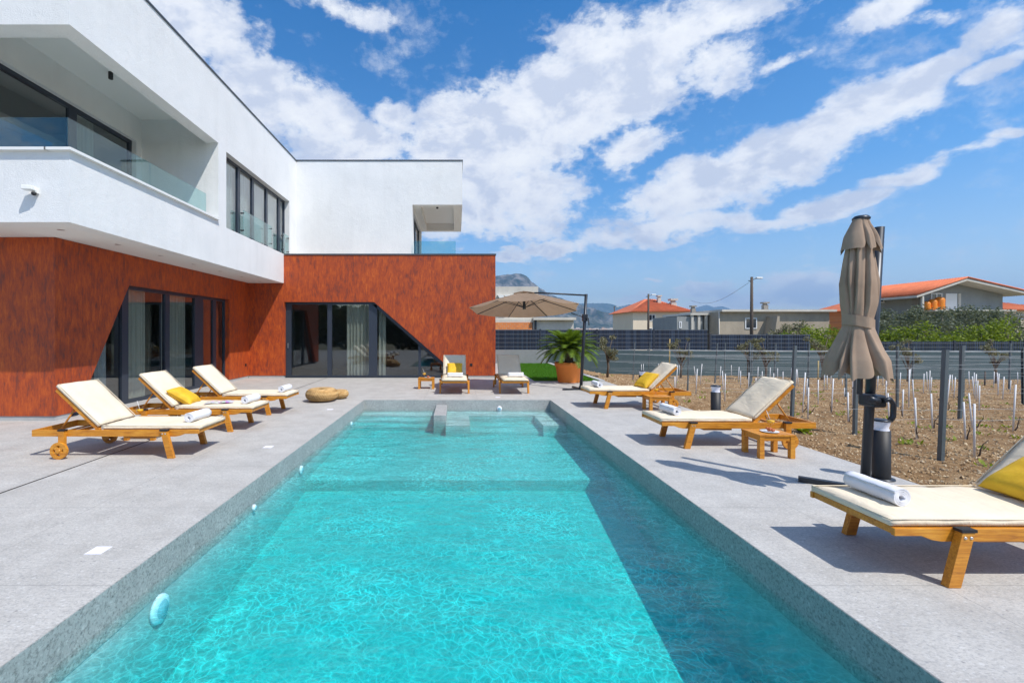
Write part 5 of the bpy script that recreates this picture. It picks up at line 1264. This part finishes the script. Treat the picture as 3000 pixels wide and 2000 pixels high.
# tall dark hedge behind the viewer (seen in reflections only)
q = MB(); leafcloud(q, [(x, -15+.3*math.sin(x), 2.2+.5*math.sin(x*1.7), 2.7) for x in np.arange(-20, 24, 2.2)], 26000, .32, random.Random(78)); tag(q.build('hedge', M_hedge, fix=False), 'tall dark evergreen hedge behind the viewer, mirrored in the glass doors', 'hedge')
# ------------------------------------------------------------------ mountains, far town
def mountain(prof, Y, depth, m, rough_, seed, foot=-20, rows_=46):
    xs = np.arange(prof[0][0], prof[-1][0]+1, 3.0); q = MB(); nx = len(xs)
    for j in range(rows_+1):
        s_ = j/rows_
        for px in xs:
            top = float(np.interp(px, [a for a, _ in prof], [c for _, c in prof])); Yr = Y+depth; zt_ = EYE+(CY-top)/K*Yr
            yy = Yr-depth*(1-s_); X = (px-CX)/K*Yr
            v = Vector((X*.004, yy*.004, seed)); rd = noise.fractal(v, .9, 2.1, 7)
            rg = 1-abs(noise.noise(Vector((X*.0035, yy*.002, seed+5))))*2
            prof_s = s_**1.5 if s_ < 1 else 1
            zz = foot+(zt_-foot)*prof_s + (rd*rough_ + rg*rough_*.5)*math.sin(PI*min(1, s_*1.0))**.8*1.0 + rough_*.10*noise.noise(Vector((X*.03, 0, seed)))*s_
            q.v.append((X, yy, zz))
    q.f = [(j*nx+i, j*nx+i+1, (j+1)*nx+i+1, (j+1)*nx+i) for j in range(rows_) for i in range(nx-1)]
    n0 = len(q.v); q.v += [(q.v[rows_*nx+i][0]*1.05, Y+depth*1.5, foot) for i in range(nx)]; q.f += [(rows_*nx+i, rows_*nx+i+1, n0+i+1, n0+i) for i in range(nx-1)]
    q.sm = [False]*len(q.f)
    return tag(q.build('mountain', m, fix=False), kind='structure')
mountain([(900, 660), (1060, 640), (1138, 634), (1165, 630), (1196, 628), (1210, 634), (1222, 648), (1232, 655), (1245, 664), (1262, 676), (1280, 682), (1292, 685), (1305, 692), (1325, 698), (1345, 703), (1362, 712), (1385, 722), (1410, 734), (1440, 745), (1480, 750)], 2300, 900, M_rock, 60, 3)
mountain([(1280, 700), (1330, 697), (1380, 696), (1400, 697), (1425, 704), (1440, 700), (1450, 699), (1460, 708), (1475, 718), (1500, 728), (1560, 735), (1620, 742)], 5200, 1500, M_ridge, 60, 9)
mountain([(1500, 730), (1560, 722), (1600, 706), (1622, 700), (1640, 705), (1660, 703), (1700, 718), (1800, 728), (2000, 722), (2352, 730), (2600, 726)], 6500, 1500, M_ridge, 50, 15)
q = MB(); rt = random.Random(31)
for i in range(420):
    px = rt.uniform(1270, 1460); Y = rt.uniform(700, 1500); X = wx(px, Y); s_ = rt.uniform(4, 8); hh = rt.uniform(4, 9)
    zb = -6+(Y-700)*.021*rt.uniform(.3, 1); q.box((X-s_, Y, zb-6), (X+s_, Y+s_, zb+hh))
tag(q.build('town', mat('town_render', rough=.9, fn=lambda h, b: h.l.new(h.ramp(h.node('ShaderNodeNewGeometry').outputs['Random Per Island'], [(.1, (.72, .66, .58)), (.5, (.62, .36, .24)), (.8, (.5, .47, .42))]), b.inputs['Base Color']))), 'far town of small pale and reddish houses at the foot of the mountain', 'town', kind='stuff')

# ------------------------------------------------------------------ haze
HZ = 1.5e-4
if HZ:
    q = MB(); q.box((-9500, -600, -40), (14000, 8600, 700))
    m = bpy.data.materials.new('haze'); m.use_nodes = True; h = NT(m.node_tree); h.n.clear(); o_ = h.node('ShaderNodeOutputMaterial'); pv = h.node('ShaderNodeVolumePrincipled')
    pv.inputs['Color'].default_value = (.36, .62, 1.0, 1); pv.inputs['Density'].default_value = HZ; pv.inputs['Anisotropy'].default_value = .2; h.l.new(pv.outputs[0], o_.inputs[1])
    tag(q.build('haze', m), 'thin blue haze in the air towards the mountains', 'haze', kind='stuff')
